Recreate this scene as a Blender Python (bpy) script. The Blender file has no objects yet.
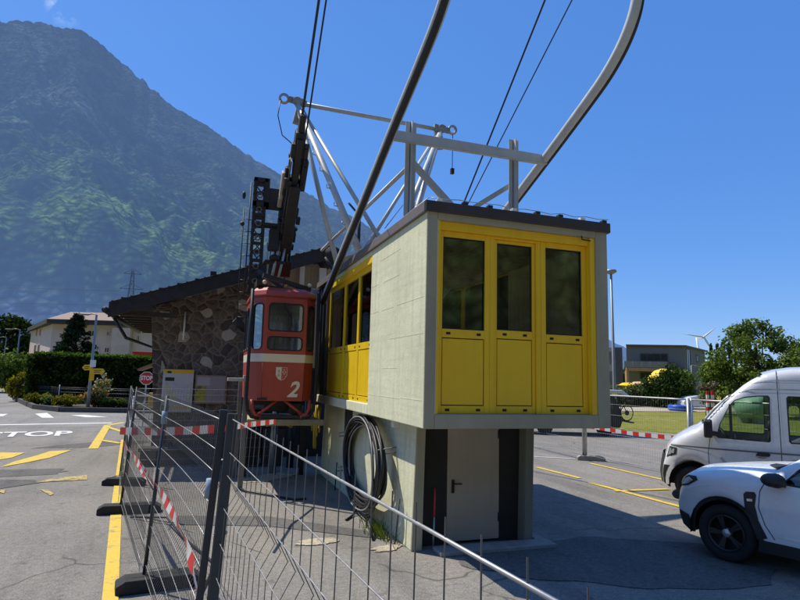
import bpy, bmesh, math, random
import numpy as np
from mathutils import Vector, Matrix
from mathutils.geometry import delaunay_2d_cdt

random.seed(7)
RNG = np.random.default_rng(11)
C = bpy.context.scene.collection
R = math.radians
EYE = Vector((0, 0, 2.3))
F_PX, YAW, PITCH, ROLL = 579.09, R(18.603), R(7.62), R(1.496)
fw = Vector((math.sin(YAW) * math.cos(PITCH), math.cos(YAW) * math.cos(PITCH), math.sin(PITCH)))
rt0 = Vector((math.cos(YAW), -math.sin(YAW), 0))
up0 = rt0.cross(fw)
RT = rt0 * math.cos(ROLL) + up0 * math.sin(ROLL)
UP = -rt0 * math.sin(ROLL) + up0 * math.cos(ROLL)

# ---- survey helpers: where a sight line of the photograph meets the ground, a wall plane or a given distance
def ray(x, y): return fw + RT * ((x - 400) / F_PX) - UP * ((y - 300) / F_PX)
def G(x, y, z=0.0):
    d = ray(x, y); return EYE + d * ((z - EYE.z) / d.z)
def PY(x, y, Y):
    d = ray(x, y); return EYE + d * (Y / d.y)
def PX(x, y, X):
    d = ray(x, y); return EYE + d * (X / d.x)
def PD(x, y, D): return EYE + ray(x, y) * D        # D = distance along the view axis
def GD(x, D):                                     # ground point at distance D in the direction of column x
    p = PD(x, 384, D); return Vector((p.x, p.y, 0))

# ------------------------------------------------------------------ materials
def newmat(name):
    m = bpy.data.materials.new(name); m.use_nodes = True
    nt = m.node_tree; nt.nodes.clear()
    out = nt.nodes.new('ShaderNodeOutputMaterial')
    return m, nt, out
def N(nt, typ, **kw):
    n = nt.nodes.new(typ)
    for k, v in kw.items():
        if k in n.inputs: n.inputs[k].default_value = v
        else: setattr(n, k, v)
    return n
def L(nt, a, b): nt.links.new(a, b)
def rgb(c): return (c[0], c[1], c[2], 1)
def mixc(nt, fac, a, b, blend='MIX'):
    n = nt.nodes.new('ShaderNodeMix'); n.data_type = 'RGBA'; n.blend_type = blend
    for idx, v in ((0, fac), (6, a), (7, b)):
        if hasattr(v, 'links'): nt.links.new(v, n.inputs[idx])
        elif isinstance(v, (int, float)): n.inputs[idx].default_value = v
        else: n.inputs[idx].default_value = rgb(v)
    return n.outputs[2]
def ramp(nt, fac, stops):
    n = nt.nodes.new('ShaderNodeValToRGB'); e = n.color_ramp.elements
    while len(e) < len(stops): e.new(.5)
    for el, (p, c) in zip(e, stops):
        el.position = p; el.color = rgb(c) if not isinstance(c, (int, float)) else (c, c, c, 1)
    nt.links.new(fac, n.inputs[0]); return n.outputs[0]
def pos(nt): return nt.nodes.new('ShaderNodeNewGeometry').outputs['Position']
def objc(nt): return nt.nodes.new('ShaderNodeTexCoord').outputs['Object']
def noise(nt, vec, scale, detail=4, rough=.55, dist=0.0):
    n = N(nt, 'ShaderNodeTexNoise', Scale=scale, Detail=detail, Roughness=rough, Distortion=dist)
    nt.links.new(vec, n.inputs['Vector']); return n.outputs['Fac']
def mapping(nt, vec, scale=(1, 1, 1), rot=(0, 0, 0)):
    n = nt.nodes.new('ShaderNodeMapping'); n.inputs['Scale'].default_value = scale; n.inputs['Rotation'].default_value = rot
    nt.links.new(vec, n.inputs['Vector']); return n.outputs[0]

MATS = {}
def M(name, col, rough=.6, metal=0.0, var=.15, vscale=2.5, bump=0.0, bscale=40, streak=0.0, spec=.5, coat=0.0, bands=0.0):
    if name in MATS: return MATS[name]
    m, nt, out = newmat(name)
    b = N(nt, 'ShaderNodeBsdfPrincipled', Roughness=rough, Metallic=metal)
    b.inputs['Specular IOR Level'].default_value = spec
    b.inputs['Coat Weight'].default_value = coat
    v = pos(nt)
    f = noise(nt, v, vscale, 6, .62)
    f = ramp(nt, f, [(.28, 0.0), (.72, 1.0)])
    lo = tuple(c * (1 - var) for c in col); hi = tuple(min(1, c * (1 + var)) for c in col)
    cc = mixc(nt, f, lo, hi)
    if bands:
        s2 = noise(nt, mapping(nt, v, (.35, .35, 8.5)), 1.0, 4, .6); s2 = ramp(nt, s2, [(.3, .78), (.5, 1.0), (.7, 1.06)]); cc = mixc(nt, bands, cc, s2, 'MULTIPLY')
        s3 = noise(nt, mapping(nt, v, (1, 1, 1)), 9.0, 5, .7); cc = mixc(nt, .5, cc, ramp(nt, s3, [(.28, .8), (.6, 1.05)]), 'MULTIPLY')
    if streak:
        s = noise(nt, mapping(nt, v, (6, 6, .35)), 1.6, 5, .6)
        s = ramp(nt, s, [(.48, 0.0), (.75, 1.0)])
        k = nt.nodes.new('ShaderNodeMath'); k.operation = 'MULTIPLY'; k.inputs[1].default_value = streak
        nt.links.new(s, k.inputs[0])
        cc = mixc(nt, k.outputs[0], cc, tuple(c * .45 for c in col))
    nt.links.new(cc, b.inputs['Base Color'])
    rr = nt.nodes.new('ShaderNodeMapRange'); rr.inputs[3].default_value = max(.02, rough - .12); rr.inputs[4].default_value = min(1, rough + .12)
    nt.links.new(noise(nt, v, vscale * 4, 3), rr.inputs[0]); nt.links.new(rr.outputs[0], b.inputs['Roughness'])
    if bump:
        bp = N(nt, 'ShaderNodeBump', Strength=bump, Distance=.02)
        nt.links.new(noise(nt, v, bscale, 5, .65), bp.inputs['Height']); nt.links.new(bp.outputs[0], b.inputs['Normal'])
    nt.links.new(b.outputs[0], out.inputs[0]); MATS[name] = m; return m

def glass_mat(name, tint=(.55, .6, .58), refl=.12, rough=.015, haze=None):
    m, nt, out = newmat(name)
    tr = N(nt, 'ShaderNodeBsdfTransparent'); tr.inputs[0].default_value = rgb(tint)
    gl = N(nt, 'ShaderNodeBsdfGlossy', Roughness=rough); gl.inputs[0].default_value = (.95, .97, 1, 1)
    fr = N(nt, 'ShaderNodeFresnel', IOR=1.5)
    ad = nt.nodes.new('ShaderNodeMath'); ad.operation = 'ADD'; ad.inputs[1].default_value = refl; ad.use_clamp = True
    nt.links.new(fr.outputs[0], ad.inputs[0])
    mx = nt.nodes.new('ShaderNodeMixShader'); nt.links.new(ad.outputs[0], mx.inputs[0])
    base = tr.outputs[0]
    if haze:
        df = N(nt, 'ShaderNodeBsdfDiffuse'); df.inputs[0].default_value = rgb(haze)
        m2 = nt.nodes.new('ShaderNodeMixShader'); 
        nz = noise(nt, pos(nt), 3, 4); rr = nt.nodes.new('ShaderNodeMapRange'); rr.inputs[3].default_value = .02; rr.inputs[4].default_value = .14
        nt.links.new(nz, rr.inputs[0]); nt.links.new(rr.outputs[0], m2.inputs[0])
        nt.links.new(tr.outputs[0], m2.inputs[1]); nt.links.new(df.outputs[0], m2.inputs[2]); base = m2.outputs[0]
    nt.links.new(base, mx.inputs[1]); nt.links.new(gl.outputs[0], mx.inputs[2])
    nt.links.new(mx.outputs[0], out.inputs[0]); return m

def leaf_mat(name, dark, mid, light, trans=.25):
    m, nt, out = newmat(name)
    g = nt.nodes.new('ShaderNodeNewGeometry')
    c = ramp(nt, g.outputs['Random Per Island'], [(0, dark), (.55, mid), (1, light)])
    big = noise(nt, g.outputs['Position'], .9, 3)
    c = mixc(nt, ramp(nt, big, [(.40, 0.0), (.66, .7)]), c, tuple(x * .6 for x in dark))
    d = N(nt, 'ShaderNodeBsdfDiffuse'); nt.links.new(c, d.inputs[0])
    t = N(nt, 'ShaderNodeBsdfTranslucent'); 
    c2 = mixc(nt, 1.0, c, (1.5, 1.6, .6), 'MULTIPLY'); nt.links.new(c2, t.inputs[0])
    mx = nt.nodes.new('ShaderNodeMixShader'); mx.inputs[0].default_value = trans
    nt.links.new(d.outputs[0], mx.inputs[1]); nt.links.new(t.outputs[0], mx.inputs[2])
    nt.links.new(mx.outputs[0], out.inputs[0]); return m

def asphalt_mat(name, base=(.225, .213, .19), cracks=True, warm=(.30, .268, .222)):
    m, nt, out = newmat(name); v = pos(nt)
    b = N(nt, 'ShaderNodeBsdfPrincipled', Roughness=.9); b.inputs['Specular IOR Level'].default_value = .25
    f1 = ramp(nt, noise(nt, v, .35, 6, .6), [(.32, 0.0), (.68, 1.0)])
    c = mixc(nt, f1, tuple(x * .78 for x in base), warm)
    f2 = ramp(nt, noise(nt, v, 1.7, 7, .7), [(.35, 0.0), (.7, 1.0)])
    c = mixc(nt, f2, c, tuple(x * 1.12 for x in base))
    # tyre-worn streaks along the road
    f4 = ramp(nt, noise(nt, mapping(nt, v, (1.1, .12, 1), (0, 0, R(12))), 1.0, 5, .6), [(.5, 0.0), (.72, .7)])
    c = mixc(nt, f4, c, tuple(x * .62 for x in base))
    # aggregate grain
    g1 = ramp(nt, noise(nt, v, 55, 3, .8), [(.3, .42), (.68, 1.55)])
    c = mixc(nt, .85, c, g1, 'MULTIPLY')
    g3 = ramp(nt, noise(nt, v, 14, 4, .75), [(.35, .74), (.65, 1.2)])
    g4 = ramp(nt, noise(nt, v, 3.1, 4, .6), [(.30, .55), (.40, 1.0)]); c = mixc(nt, .7, c, g4, 'MULTIPLY')
    c = mixc(nt, .8, c, g3, 'MULTIPLY')
    if cracks:
        wob = nt.nodes.new('ShaderNodeTexNoise'); wob.inputs['Scale'].default_value = .8; nt.links.new(v, wob.inputs['Vector'])
        sc = nt.nodes.new('ShaderNodeVectorMath'); sc.operation = 'SCALE'; sc.inputs[3].default_value = 2.2; nt.links.new(wob.outputs['Color'], sc.inputs[0])
        av = nt.nodes.new('ShaderNodeVectorMath'); av.operation = 'ADD'; nt.links.new(v, av.inputs[0]); nt.links.new(sc.outputs[0], av.inputs[1])
        vo = nt.nodes.new('ShaderNodeTexVoronoi'); vo.feature = 'DISTANCE_TO_EDGE'; vo.voronoi_dimensions = '2D'; vo.inputs['Scale'].default_value = .2
        nt.links.new(av.outputs[0], vo.inputs['Vector'])
        cr = ramp(nt, vo.outputs['Distance'], [(0, 1.0), (.006, 0.0)])
        gate = ramp(nt, noise(nt, v, .5, 2), [(.45, 0.0), (.55, .75)])
        mm = nt.nodes.new('ShaderNodeMath'); mm.operation = 'MULTIPLY'; nt.links.new(cr, mm.inputs[0]); nt.links.new(gate, mm.inputs[1])
        c = mixc(nt, mm.outputs[0], c, (.04, .038, .036))
    nt.links.new(c, b.inputs['Base Color'])
    bp = N(nt, 'ShaderNodeBump', Strength=.5, Distance=.012); nt.links.new(noise(nt, v, 70, 3, .7), bp.inputs['Height'])
    nt.links.new(bp.outputs[0], b.inputs['Normal']); nt.links.new(b.outputs[0], out.inputs[0]); return m

def paint_mat(name, col, wear=.45):
    m, nt, out = newmat(name); v = pos(nt)
    b = N(nt, 'ShaderNodeBsdfPrincipled', Roughness=.8)
    f = ramp(nt, noise(nt, v, 5, 8, .75), [(wear - .07, 0.0), (wear + .06, 1.0)])
    g = ramp(nt, noise(nt, v, 60, 3, .7), [(.3, .8), (.7, 1.1)])
    c = mixc(nt, f, (.19, .18, .165), col); c = mixc(nt, .8, c, g, 'MULTIPLY')
    nt.links.new(c, b.inputs['Base Color']); nt.links.new(b.outputs[0], out.inputs[0]); return m

def tape_mat(name, period=.42):
    m, nt, out = newmat(name)
    uv = nt.nodes.new('ShaderNodeUVMap'); uv.uv_map = 'UVMap'
    sp = nt.nodes.new('ShaderNodeSeparateXYZ'); nt.links.new(uv.outputs[0], sp.inputs[0])
    a = nt.nodes.new('ShaderNodeMath'); a.operation = 'DIVIDE'; a.inputs[1].default_value = period; nt.links.new(sp.outputs[0], a.inputs[0])
    fr = nt.nodes.new('ShaderNodeMath'); fr.operation = 'FRACT'; nt.links.new(a.outputs[0], fr.inputs[0])
    gt = nt.nodes.new('ShaderNodeMath'); gt.operation = 'GREATER_THAN'; gt.inputs[1].default_value = .5; nt.links.new(fr.outputs[0], gt.inputs[0])
    c = mixc(nt, gt.outputs[0], (.7, .05, .04), (.78, .76, .74))
    d = N(nt, 'ShaderNodeBsdfPrincipled', Roughness=.35); nt.links.new(c, d.inputs['Base Color'])
    t = N(nt, 'ShaderNodeBsdfTranslucent'); nt.links.new(c, t.inputs[0])
    mx = nt.nodes.new('ShaderNodeMixShader'); mx.inputs[0].default_value = .35
    nt.links.new(d.outputs[0], mx.inputs[1]); nt.links.new(t.outputs[0], mx.inputs[2]); nt.links.new(mx.outputs[0], out.inputs[0]); return m

# ------------------------------------------------------------------ mesh builder
class MB:
    def __init__(s): s.v = []; s.f = []; s.sm = []; s.uv = None
    def add(s, vs, fs, smooth=False):
        o = len(s.v); s.v += [tuple(p) for p in vs]
        for f in fs: s.f.append(tuple(i + o for i in f)); s.sm.append(smooth)
        return s
    def box(s, a, b, m=None):
        x0, y0, z0 = a; x1, y1, z1 = b
        vs = [Vector((x, y, z)) for z in (z0, z1) for y in (y0, y1) for x in (x0, x1)]
        if m: vs = [m @ p for p in vs]
        return s.add(vs, [(0, 2, 3, 1), (4, 5, 7, 6), (0, 1, 5, 4), (2, 6, 7, 3), (0, 4, 6, 2), (1, 3, 7, 5)])
    def prism(s, poly, d):             # poly: 3D points (planar loop), d: extrusion vector
        n = len(poly); d = Vector(d); vs = [Vector(p) for p in poly] + [Vector(p) + d for p in poly]
        fs = [tuple(range(n))[::-1], tuple(range(n, 2 * n))] + [(i, (i + 1) % n, n + (i + 1) % n, n + i) for i in range(n)]
        return s.add(vs, fs)
    def beam(s, p, q, w, h, up=(0, 0, 1)):
        p, q = Vector(p), Vector(q); d = (q - p).normalized(); u = Vector(up)
        sd = d.cross(u)
        if sd.length < 1e-4: sd = d.cross(Vector((0, 1, 0)))
        sd.normalize(); u = sd.cross(d)
        a = [p + sd * (i * w / 2) + u * (j * h / 2) for i, j in ((-1, -1), (1, -1), (1, 1), (-1, 1))]
        return s.prism(a, q - p)
    def tube(s, pts, r, n=8, cap=True, closed=False):
        pts = [Vector(p) for p in pts]; m = len(pts)
        rs = r if isinstance(r, (list, tuple)) else [r] * m
        t0 = (pts[1] - pts[0]).normalized()
        u = t0.cross(Vector((0, 0, 1)))
        if u.length < .05: u = t0.cross(Vector((0, 1, 0)))
        u.normalize(); vs = []
        for i, p in enumerate(pts):
            if closed: t = (pts[(i + 1) % m] - pts[i - 1]).normalized()
            else: t = (pts[min(i + 1, m - 1)] - pts[max(i - 1, 0)]).normalized()
            u = (u - t * u.dot(t)).normalized(); w = t.cross(u)
            vs += [p + (u * math.cos(2 * math.pi * k / n) + w * math.sin(2 * math.pi * k / n)) * rs[i] for k in range(n)]
        fs = []
        for i in range(m if closed else m - 1):
            j = (i + 1) % m
            for k in range(n): fs.append((i * n + k, i * n + (k + 1) % n, j * n + (k + 1) % n, j * n + k))
        if cap and not closed: fs += [tuple(range(n))[::-1], tuple(range((m - 1) * n, m * n))]
        return s.add(vs, fs, True)
    def cyl(s, p, q, r, n=12): return s.tube([p, q], r, n)
    def ball(s, c, r, n=10, m=6):
        c = Vector(c); r = Vector((r, r, r)) if isinstance(r, (int, float)) else Vector(r); vs = []; fs = []
        for i in range(m + 1):
            a = math.pi * i / m
            for k in range(n):
                b = 2 * math.pi * k / n
                vs.append(c + Vector((r.x * math.sin(a) * math.cos(b), r.y * math.sin(a) * math.sin(b), r.z * math.cos(a))))
        for i in range(m):
            for k in range(n): fs.append((i * n + k, (i + 1) * n + k, (i + 1) * n + (k + 1) % n, i * n + (k + 1) % n))
        return s.add(vs, fs, True)
    def disc(s, c, axis, r, th, n=24, r_in=0.0):
        c = Vector(c); a = Vector(axis).normalized(); u = a.orthogonal().normalized(); w = a.cross(u); vs = []
        rr = [(r, -th / 2), (r, th / 2), (r_in, th / 2), (r_in, -th / 2)]
        for k in range(n):
            d = u * math.cos(2 * math.pi * k / n) + w * math.sin(2 * math.pi * k / n)
            for q, h in rr: vs.append(c + d * q + a * h)
        fs = []
        for k in range(n):
            j = (k + 1) % n
            for i in range(4):
                if r_in == 0 and i == 2: continue
                fs.append((k * 4 + i, j * 4 + i, j * 4 + (i + 1) % 4, k * 4 + (i + 1) % 4))
        return s.add(vs, fs)
    def lathe(s, c, axis, prof, n=24):
        c = Vector(c); a = Vector(axis).normalized(); u = a.orthogonal().normalized(); w = a.cross(u); vs = []; m = len(prof)
        for k in range(n):
            d = u * math.cos(2 * math.pi * k / n) + w * math.sin(2 * math.pi * k / n)
            for q, h in prof: vs.append(c + d * q + a * h)
        fs = [(k * m + i, ((k + 1) % n) * m + i, ((k + 1) % n) * m + i + 1, k * m + i + 1) for k in range(n) for i in range(m - 1)]
        return s.add(vs, fs, True)
    def build(s, name, mat, parent=None, bevel=0.0, kind=None):
        me = bpy.data.meshes.new(name); me.from_pydata([tuple(p) for p in s.v], [], s.f)
        me.polygons.foreach_set('use_smooth', s.sm); me.update()
        bm = bmesh.new(); bm.from_mesh(me); bmesh.ops.recalc_face_normals(bm, faces=bm.faces); bm.to_mesh(me); bm.free()
        if s.uv:
            l = me.uv_layers.new(name='UVMap')
            for lp in me.loops: l.data[lp.index].uv = s.uv[lp.vertex_index]
        return link(name, me, mat, parent, bevel, kind)

def link(name, me, mat, parent=None, bevel=0.0, kind=None):
    if mat: me.materials.append(mat)
    o = bpy.data.objects.new(name, me); C.objects.link(o)
    if parent:
        o.parent = parent
        pw = Matrix.Identity(4); q = parent
        while q: pw = q.matrix_basis @ pw; q = q.parent
        o.matrix_parent_inverse = Matrix.Identity(4)
        # all meshes are written in world coordinates: bring them into the parent's frame
        me.transform(pw.inverted())
    if bevel:
        b = o.modifiers.new('bevel', 'BEVEL'); b.width = bevel; b.segments = 2; b.limit_method = 'ANGLE'; b.angle_limit = R(35)
    if kind: o['kind'] = kind
    return o
def thing(name, label, cat, loc=(0, 0, 0), group=None):
    o = bpy.data.objects.new(name, None); C.objects.link(o); o.location = loc; o.empty_display_size = .2
    return tag(o, label, cat, group)
def tag(o, label, cat, group=None, kind=None):
    o['label'] = label; o['category'] = cat
    if group: o['group'] = group
    if kind: o['kind'] = kind
    return o
def fast_mesh(name, V, Fq, mat, parent=None, smooth=False, kind=None):
    me = bpy.data.meshes.new(name); V = np.asarray(V, np.float32); Fq = np.asarray(Fq, np.int32); k = Fq.shape[1]
    me.vertices.add(len(V)); me.vertices.foreach_set('co', V.ravel())
    me.loops.add(Fq.size); me.loops.foreach_set('vertex_index', Fq.ravel())
    me.polygons.add(len(Fq)); me.polygons.foreach_set('loop_start', np.arange(0, Fq.size, k, dtype=np.int32))
    me.polygons.foreach_set('use_smooth', np.full(len(Fq), smooth)); me.update(calc_edges=True); me.validate()
    return link(name, me, mat, parent, 0, kind)
def text_mesh(name, s, size, mat, mw, parent=None, shear=0.0, bold=0.0, squash=1.0, depth=.002):
    cu = bpy.data.curves.new('txt', 'FONT'); cu.body = s; cu.size = size; cu.shear = shear; cu.offset = bold; cu.extrude = depth
    cu.align_x = 'CENTER'; cu.align_y = 'CENTER'
    ob = bpy.data.objects.new('txt', cu); C.objects.link(ob)
    dg = bpy.context.evaluated_depsgraph_get(); me = bpy.data.meshes.new_from_object(ob.evaluated_get(dg))
    bpy.data.objects.remove(ob); bpy.data.curves.remove(cu)
    me.name = name; me.materials.clear(); me.transform(mw @ Matrix.Diagonal((squash, 1, 1, 1)))
    return link(name, me, mat, parent)

# ------------------------------------------------------------------ noise on arrays
def vnoise(x, y, seed=0):
    xi = np.floor(x).astype(np.int64); yi = np.floor(y).astype(np.int64); xf = x - xi; yf = y - yi
    def h(a, b):
        n = (a * 374761393 + b * 668265263 + seed * 982451653) & 0x7fffffff
        n = ((n ^ (n >> 13)) * 1274126177) & 0x7fffffff
        return ((n ^ (n >> 16)) & 0xffff) / 65535.0
    u = xf * xf * (3 - 2 * xf); w = yf * yf * (3 - 2 * yf)
    return (h(xi, yi) * (1 - u) + h(xi + 1, yi) * u) * (1 - w) + (h(xi, yi + 1) * (1 - u) + h(xi + 1, yi + 1) * u) * w
def fbm(x, y, oct=5, seed=0, ridged=False):
    s = 0; a = .5; t = 0
    for i in range(oct):
        n = vnoise(x, y, seed + i * 17)
        if ridged: n = 1 - abs(2 * n - 1)
        s = s + a * n; t += a; a *= .5; x = x * 2.03 + 3.1; y = y * 2.03 + 7.7
    return s / t

# ------------------------------------------------------------------ foliage
def leaves(centers, n, size, seed=0, flat=0.0, up=.3, shell=.55, asp=.6):
    """n leaf quads spread through a set of blobs (cx,cy,cz,rx,ry,rz)"""
    g = np.random.default_rng(seed); cs = np.asarray(centers, float)
    vol = cs[:, 3] * cs[:, 4] + cs[:, 4] * cs[:, 5]; k = g.choice(len(cs), n, p=vol / vol.sum())
    d = g.normal(size=(n, 3)); d /= np.linalg.norm(d, axis=1)[:, None]
    rad = shell + (1 - shell) * g.random(n) ** .7; rad *= 1 + .16 * g.normal(size=n)
    P = cs[k, :3] + d * rad[:, None] * cs[k, 3:]
    nr = d + g.normal(size=(n, 3)) * .75; nr[:, 2] += up; nr /= np.linalg.norm(nr, axis=1)[:, None]
    a = np.cross(nr, g.normal(size=(n, 3))); a /= np.linalg.norm(a, axis=1)[:, None]; b = np.cross(nr, a)
    sz = size * (.6 + .8 * g.random(n))[:, None]
    V = np.stack([P - a * sz, P + b * sz * asp, P + a * sz, P - b * sz * asp], 1).reshape(-1, 3)
    return V, np.arange(4 * n).reshape(-1, 4)
def limb_tree(mb, base, top, r, branches, seed=0):
    g = random.Random(seed); base, top = Vector(base), Vector(top)
    pts = [base.lerp(top, t) + Vector((g.uniform(-1, 1), g.uniform(-1, 1), 0)) * r * (0 if t == 0 else 1.2) for t in (0, .25, .5, .75, 1)]
    mb.tube(pts, [r * 1.25, r, r * .8, r * .55, r * .25], 8)
    for b in branches:
        b = Vector(b); t = g.uniform(.35, .8); i = min(3, int(t * 4)); s = pts[i].lerp(pts[i + 1], t * 4 - i)
        mid = s.lerp(b, .5) + Vector((0, 0, (b - s).length * .08))
        mb.tube([s, mid, b], [r * .5, r * .3, r * .1], 6)

# ================================================================== MATERIAL SET
m_asph = asphalt_mat('asphalt')
m_asph_dark = asphalt_mat('asphalt_repair', (.13, .125, .118), False, (.16, .15, .138))
m_asph_pale = asphalt_mat('asphalt_pale', (.44, .38, .29), False, (.50, .42, .31))
m_asph_soft = asphalt_mat('asphalt_soft', (.33, .31, .275), False, (.37, .34, .29))
m_road = asphalt_mat('road_asphalt', (.24, .23, .21), True, (.30, .275, .24))
m_yline = paint_mat('yellow_road_paint', (.72, .50, .06), .40)
m_yfaint = paint_mat('worn_yellow_paint', (.60, .44, .10), .49)
m_wline = paint_mat('white_road_paint', (.72, .71, .68), .38)
m_conc = M('green_concrete', (.70, .70, .475), .85, var=.09, vscale=1.1, bump=.25, bscale=30, streak=.32, bands=.45)
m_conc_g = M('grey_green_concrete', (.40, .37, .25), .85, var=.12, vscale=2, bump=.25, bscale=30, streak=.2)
m_kerb = M('kerb_concrete', (.30, .29, .27), .9, var=.2, vscale=6, bump=.3)
m_yel = M('yellow_paint', (.88, .58, .012), .38, var=.07, vscale=1.5, streak=.25)
m_yel_lift = M('yellow_paint_lifted', (1.0, .60, .02), .40, var=.06, vscale=1.3, streak=.16)  # same yellow paint, colour lifted to brighten the shaded front
m_fascia = M('brown_roof_edge', (.055, .042, .038), .5, var=.2, bump=.1)
m_fascia_s = M('roof_edge_lit', (.17, .15, .15), .5, var=.12)  # same roof edge, paler to paint the sunlight on its side
m_steel = M('galvanised_steel', (.45, .46, .45), .45, metal=.55, var=.14, vscale=7)
m_steel_w = M('painted_grey_steel', (.50, .52, .50), .5, metal=.15, var=.1, vscale=4, streak=.2)
m_steel_d = M('dark_grease_steel', (.019, .019, .020), .55, metal=.0, var=.3, vscale=9)
m_black = M('black_rubber', (.012, .012, .013), .6, var=.2)
m_post = M('anthracite_post', (.048, .058, .066), .45, metal=.3, var=.15)
m_wire_d = M('dull_wire', (.13, .13, .125), .55, metal=.3, var=.2, vscale=10)
m_wire = M('galvanised_wire', (.40, .40, .385), .45, metal=.5, var=.2, vscale=10)
m_red = M('red_cabin_paint', (.40, .058, .035), .42, var=.1, vscale=3, streak=.2)
m_cream = M('cream_paint', (.74, .68, .52), .5, var=.06)
m_white = M('white_paint', (.78, .78, .76), .45, var=.05)
m_glass = glass_mat('window_glass', (.96, .96, .92), .012, .01)
m_glass_d = glass_mat('dark_window_glass', (.42, .47, .47), .1, .02, (.3, .3, .3))
m_car_glass = glass_mat('car_glass', (.60, .70, .62), .05, .0)
m_door = M('grey_steel_door', (.46, .40, .31), .55, var=.08, vscale=1.5, streak=.15)
m_dark = M('dark_interior', (.03, .028, .026), .8, var=.3)
m_wood = M('brown_wood', (.34, .22, .13), .7, var=.4, vscale=8)
m_siding = M('beige_wood_siding', (.46, .36, .22), .75, var=.12, vscale=3, streak=.2)
m_roof_blk = M('black_roof_slate', (.022, .02, .02), .7, var=.4, vscale=6, bump=.4)
m_tape = tape_mat('barrier_tape_red_white')
m_conc_foot = M('pale_concrete_foot', (.30, .28, .24), .9, var=.2, vscale=8, bump=.4)
m_rub_foot = M('recycled_rubber', (.03, .03, .03), .9, var=.3, vscale=10, bump=.4)
m_cable = M('black_cable', (.018, .018, .02), .5, var=.3)
m_cable_g = M('grey_cable', (.30, .30, .29), .5, var=.2)
m_rope_y = M('yellow_hose', (.62, .47, .04), .5, var=.15)
m_lamp = M('lamp_post_grey', (.30, .31, .31), .5, metal=.4, var=.1)
m_sign_y = M('sign_yellow', (.80, .50, .02), .4, var=.04)
m_sign_r = M('sign_red', (.55, .03, .03), .4, var=.05)
m_vanw = M('silver_white_van_paint', (.66, .67, .69), .28, var=.03, coat=.6)
m_carw = M('white_car_paint', (.72, .75, .78), .3, var=.03, coat=.5)
m_tyre = M('tyre_rubber', (.016, .016, .017), .85, var=.25, bump=.2)
m_rim = M('dark_wheel_rim', (.045, .045, .048), .35, metal=.7, var=.2)
m_rim_l = M('silver_wheel_rim', (.5, .5, .5), .35, metal=.7, var=.1)
m_plastic = M('black_plastic_trim', (.020, .021, .022), .55, var=.2)
m_lens = M('headlamp_lens', (.55, .58, .6), .12, metal=.5, var=.2, vscale=30)
m_pink = M('pale_pink_render', (.66, .53, .50), .85, var=.06, vscale=1)
m_tile = M('brown_tile_roof', (.27, .19, .145), .8, var=.2, vscale=2.5, bump=.5, bscale=12)
m_house = M('grey_render', (.205, .205, .21), .8, var=.06, vscale=.8)
m_house_d = M('dark_grey_cladding', (.10, .10, .105), .7, var=.1)
m_pine_wood = M('pale_timber', (.48, .28, .13), .7, var=.12)
m_bark = M('tree_bark', (.085, .06, .042), .9, var=.35, vscale=8, bump=.5)
m_leaf = leaf_mat('broad_leaves', (.05, .085, .024), (.15, .215, .05), (.30, .37, .11))
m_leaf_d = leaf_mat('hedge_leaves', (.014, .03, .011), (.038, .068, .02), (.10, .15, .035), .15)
m_leaf_top = leaf_mat('hedge_leaves_sunlit', (.05, .10, .015), (.10, .18, .03), (.17, .26, .05))  # sun on the hedge top put into a lighter leaf colour
m_needle = leaf_mat('pine_needles', (.008, .020, .014), (.02, .042, .024), (.045, .075, .035), .1)
m_leaf_l = leaf_mat('light_leaves', (.05, .085, .018), (.12, .17, .035), (.22, .27, .07))
m_leaf_y = leaf_mat('yellow_green_leaves', (.10, .10, .015), (.24, .21, .03), (.40, .34, .06))
m_leaf_g = leaf_mat('grey_green_leaves', (.07, .09, .045), (.17, .20, .10), (.27, .31, .16))
m_flower_o = leaf_mat('orange_flowers', (.45, .16, .06), (.6, .28, .12), (.7, .45, .25))
m_flower_w = leaf_mat('white_flowers', (.5, .45, .45), (.65, .6, .58), (.8, .75, .72))

# ================================================================== GROUND
def sheet(name, pts, z, mat, kind='structure', parent=None):
    me = bpy.data.meshes.new(name)
    bm = bmesh.new(); f = bm.faces.new([bm.verts.new((p[0], p[1], z)) for p in pts]); f.normal_update()
    if f.normal.z < 0: bmesh.ops.reverse_faces(bm, faces=[f])
    bmesh.ops.triangulate(bm, faces=bm.faces); bm.to_mesh(me); bm.free()
    return link(name, me, mat, parent, 0, kind)
def grass_mat(name, a, b, c3):
    m, nt, out = newmat(name); v = pos(nt)
    d = N(nt, 'ShaderNodeBsdfPrincipled', Roughness=.95); d.inputs['Specular IOR Level'].default_value = .1
    c = mixc(nt, ramp(nt, noise(nt, v, .35, 6, .65), [(.35, 0.0), (.66, 1.0)]), a, b)
    c = mixc(nt, ramp(nt, noise(nt, v, 2.3, 6, .7), [(.45, 0.0), (.7, .8)]), c, c3)
    c = mixc(nt, .8, c, ramp(nt, noise(nt, v, 25, 3, .8), [(.3, .6), (.7, 1.3)]), 'MULTIPLY')
    L(nt, c, d.inputs['Base Color']); bp = N(nt, 'ShaderNodeBump', Strength=.8, Distance=.05); L(nt, noise(nt, v, 30, 3, .8), bp.inputs['Height'])
    L(nt, bp.outputs[0], d.inputs['Normal']); L(nt, d.outputs[0], out.inputs[0]); return m
m_grass = grass_mat('meadow_grass', (.15, .19, .03), (.30, .28, .055), (.38, .32, .09))
m_verge = grass_mat('green_verge', (.07, .12, .02), (.11, .16, .03), (.15, .17, .05))
sheet('ground', [(-7000, -7000), (7000, -7000), (7000, 7000), (-7000, 7000)], -.03, m_grass)
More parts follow.
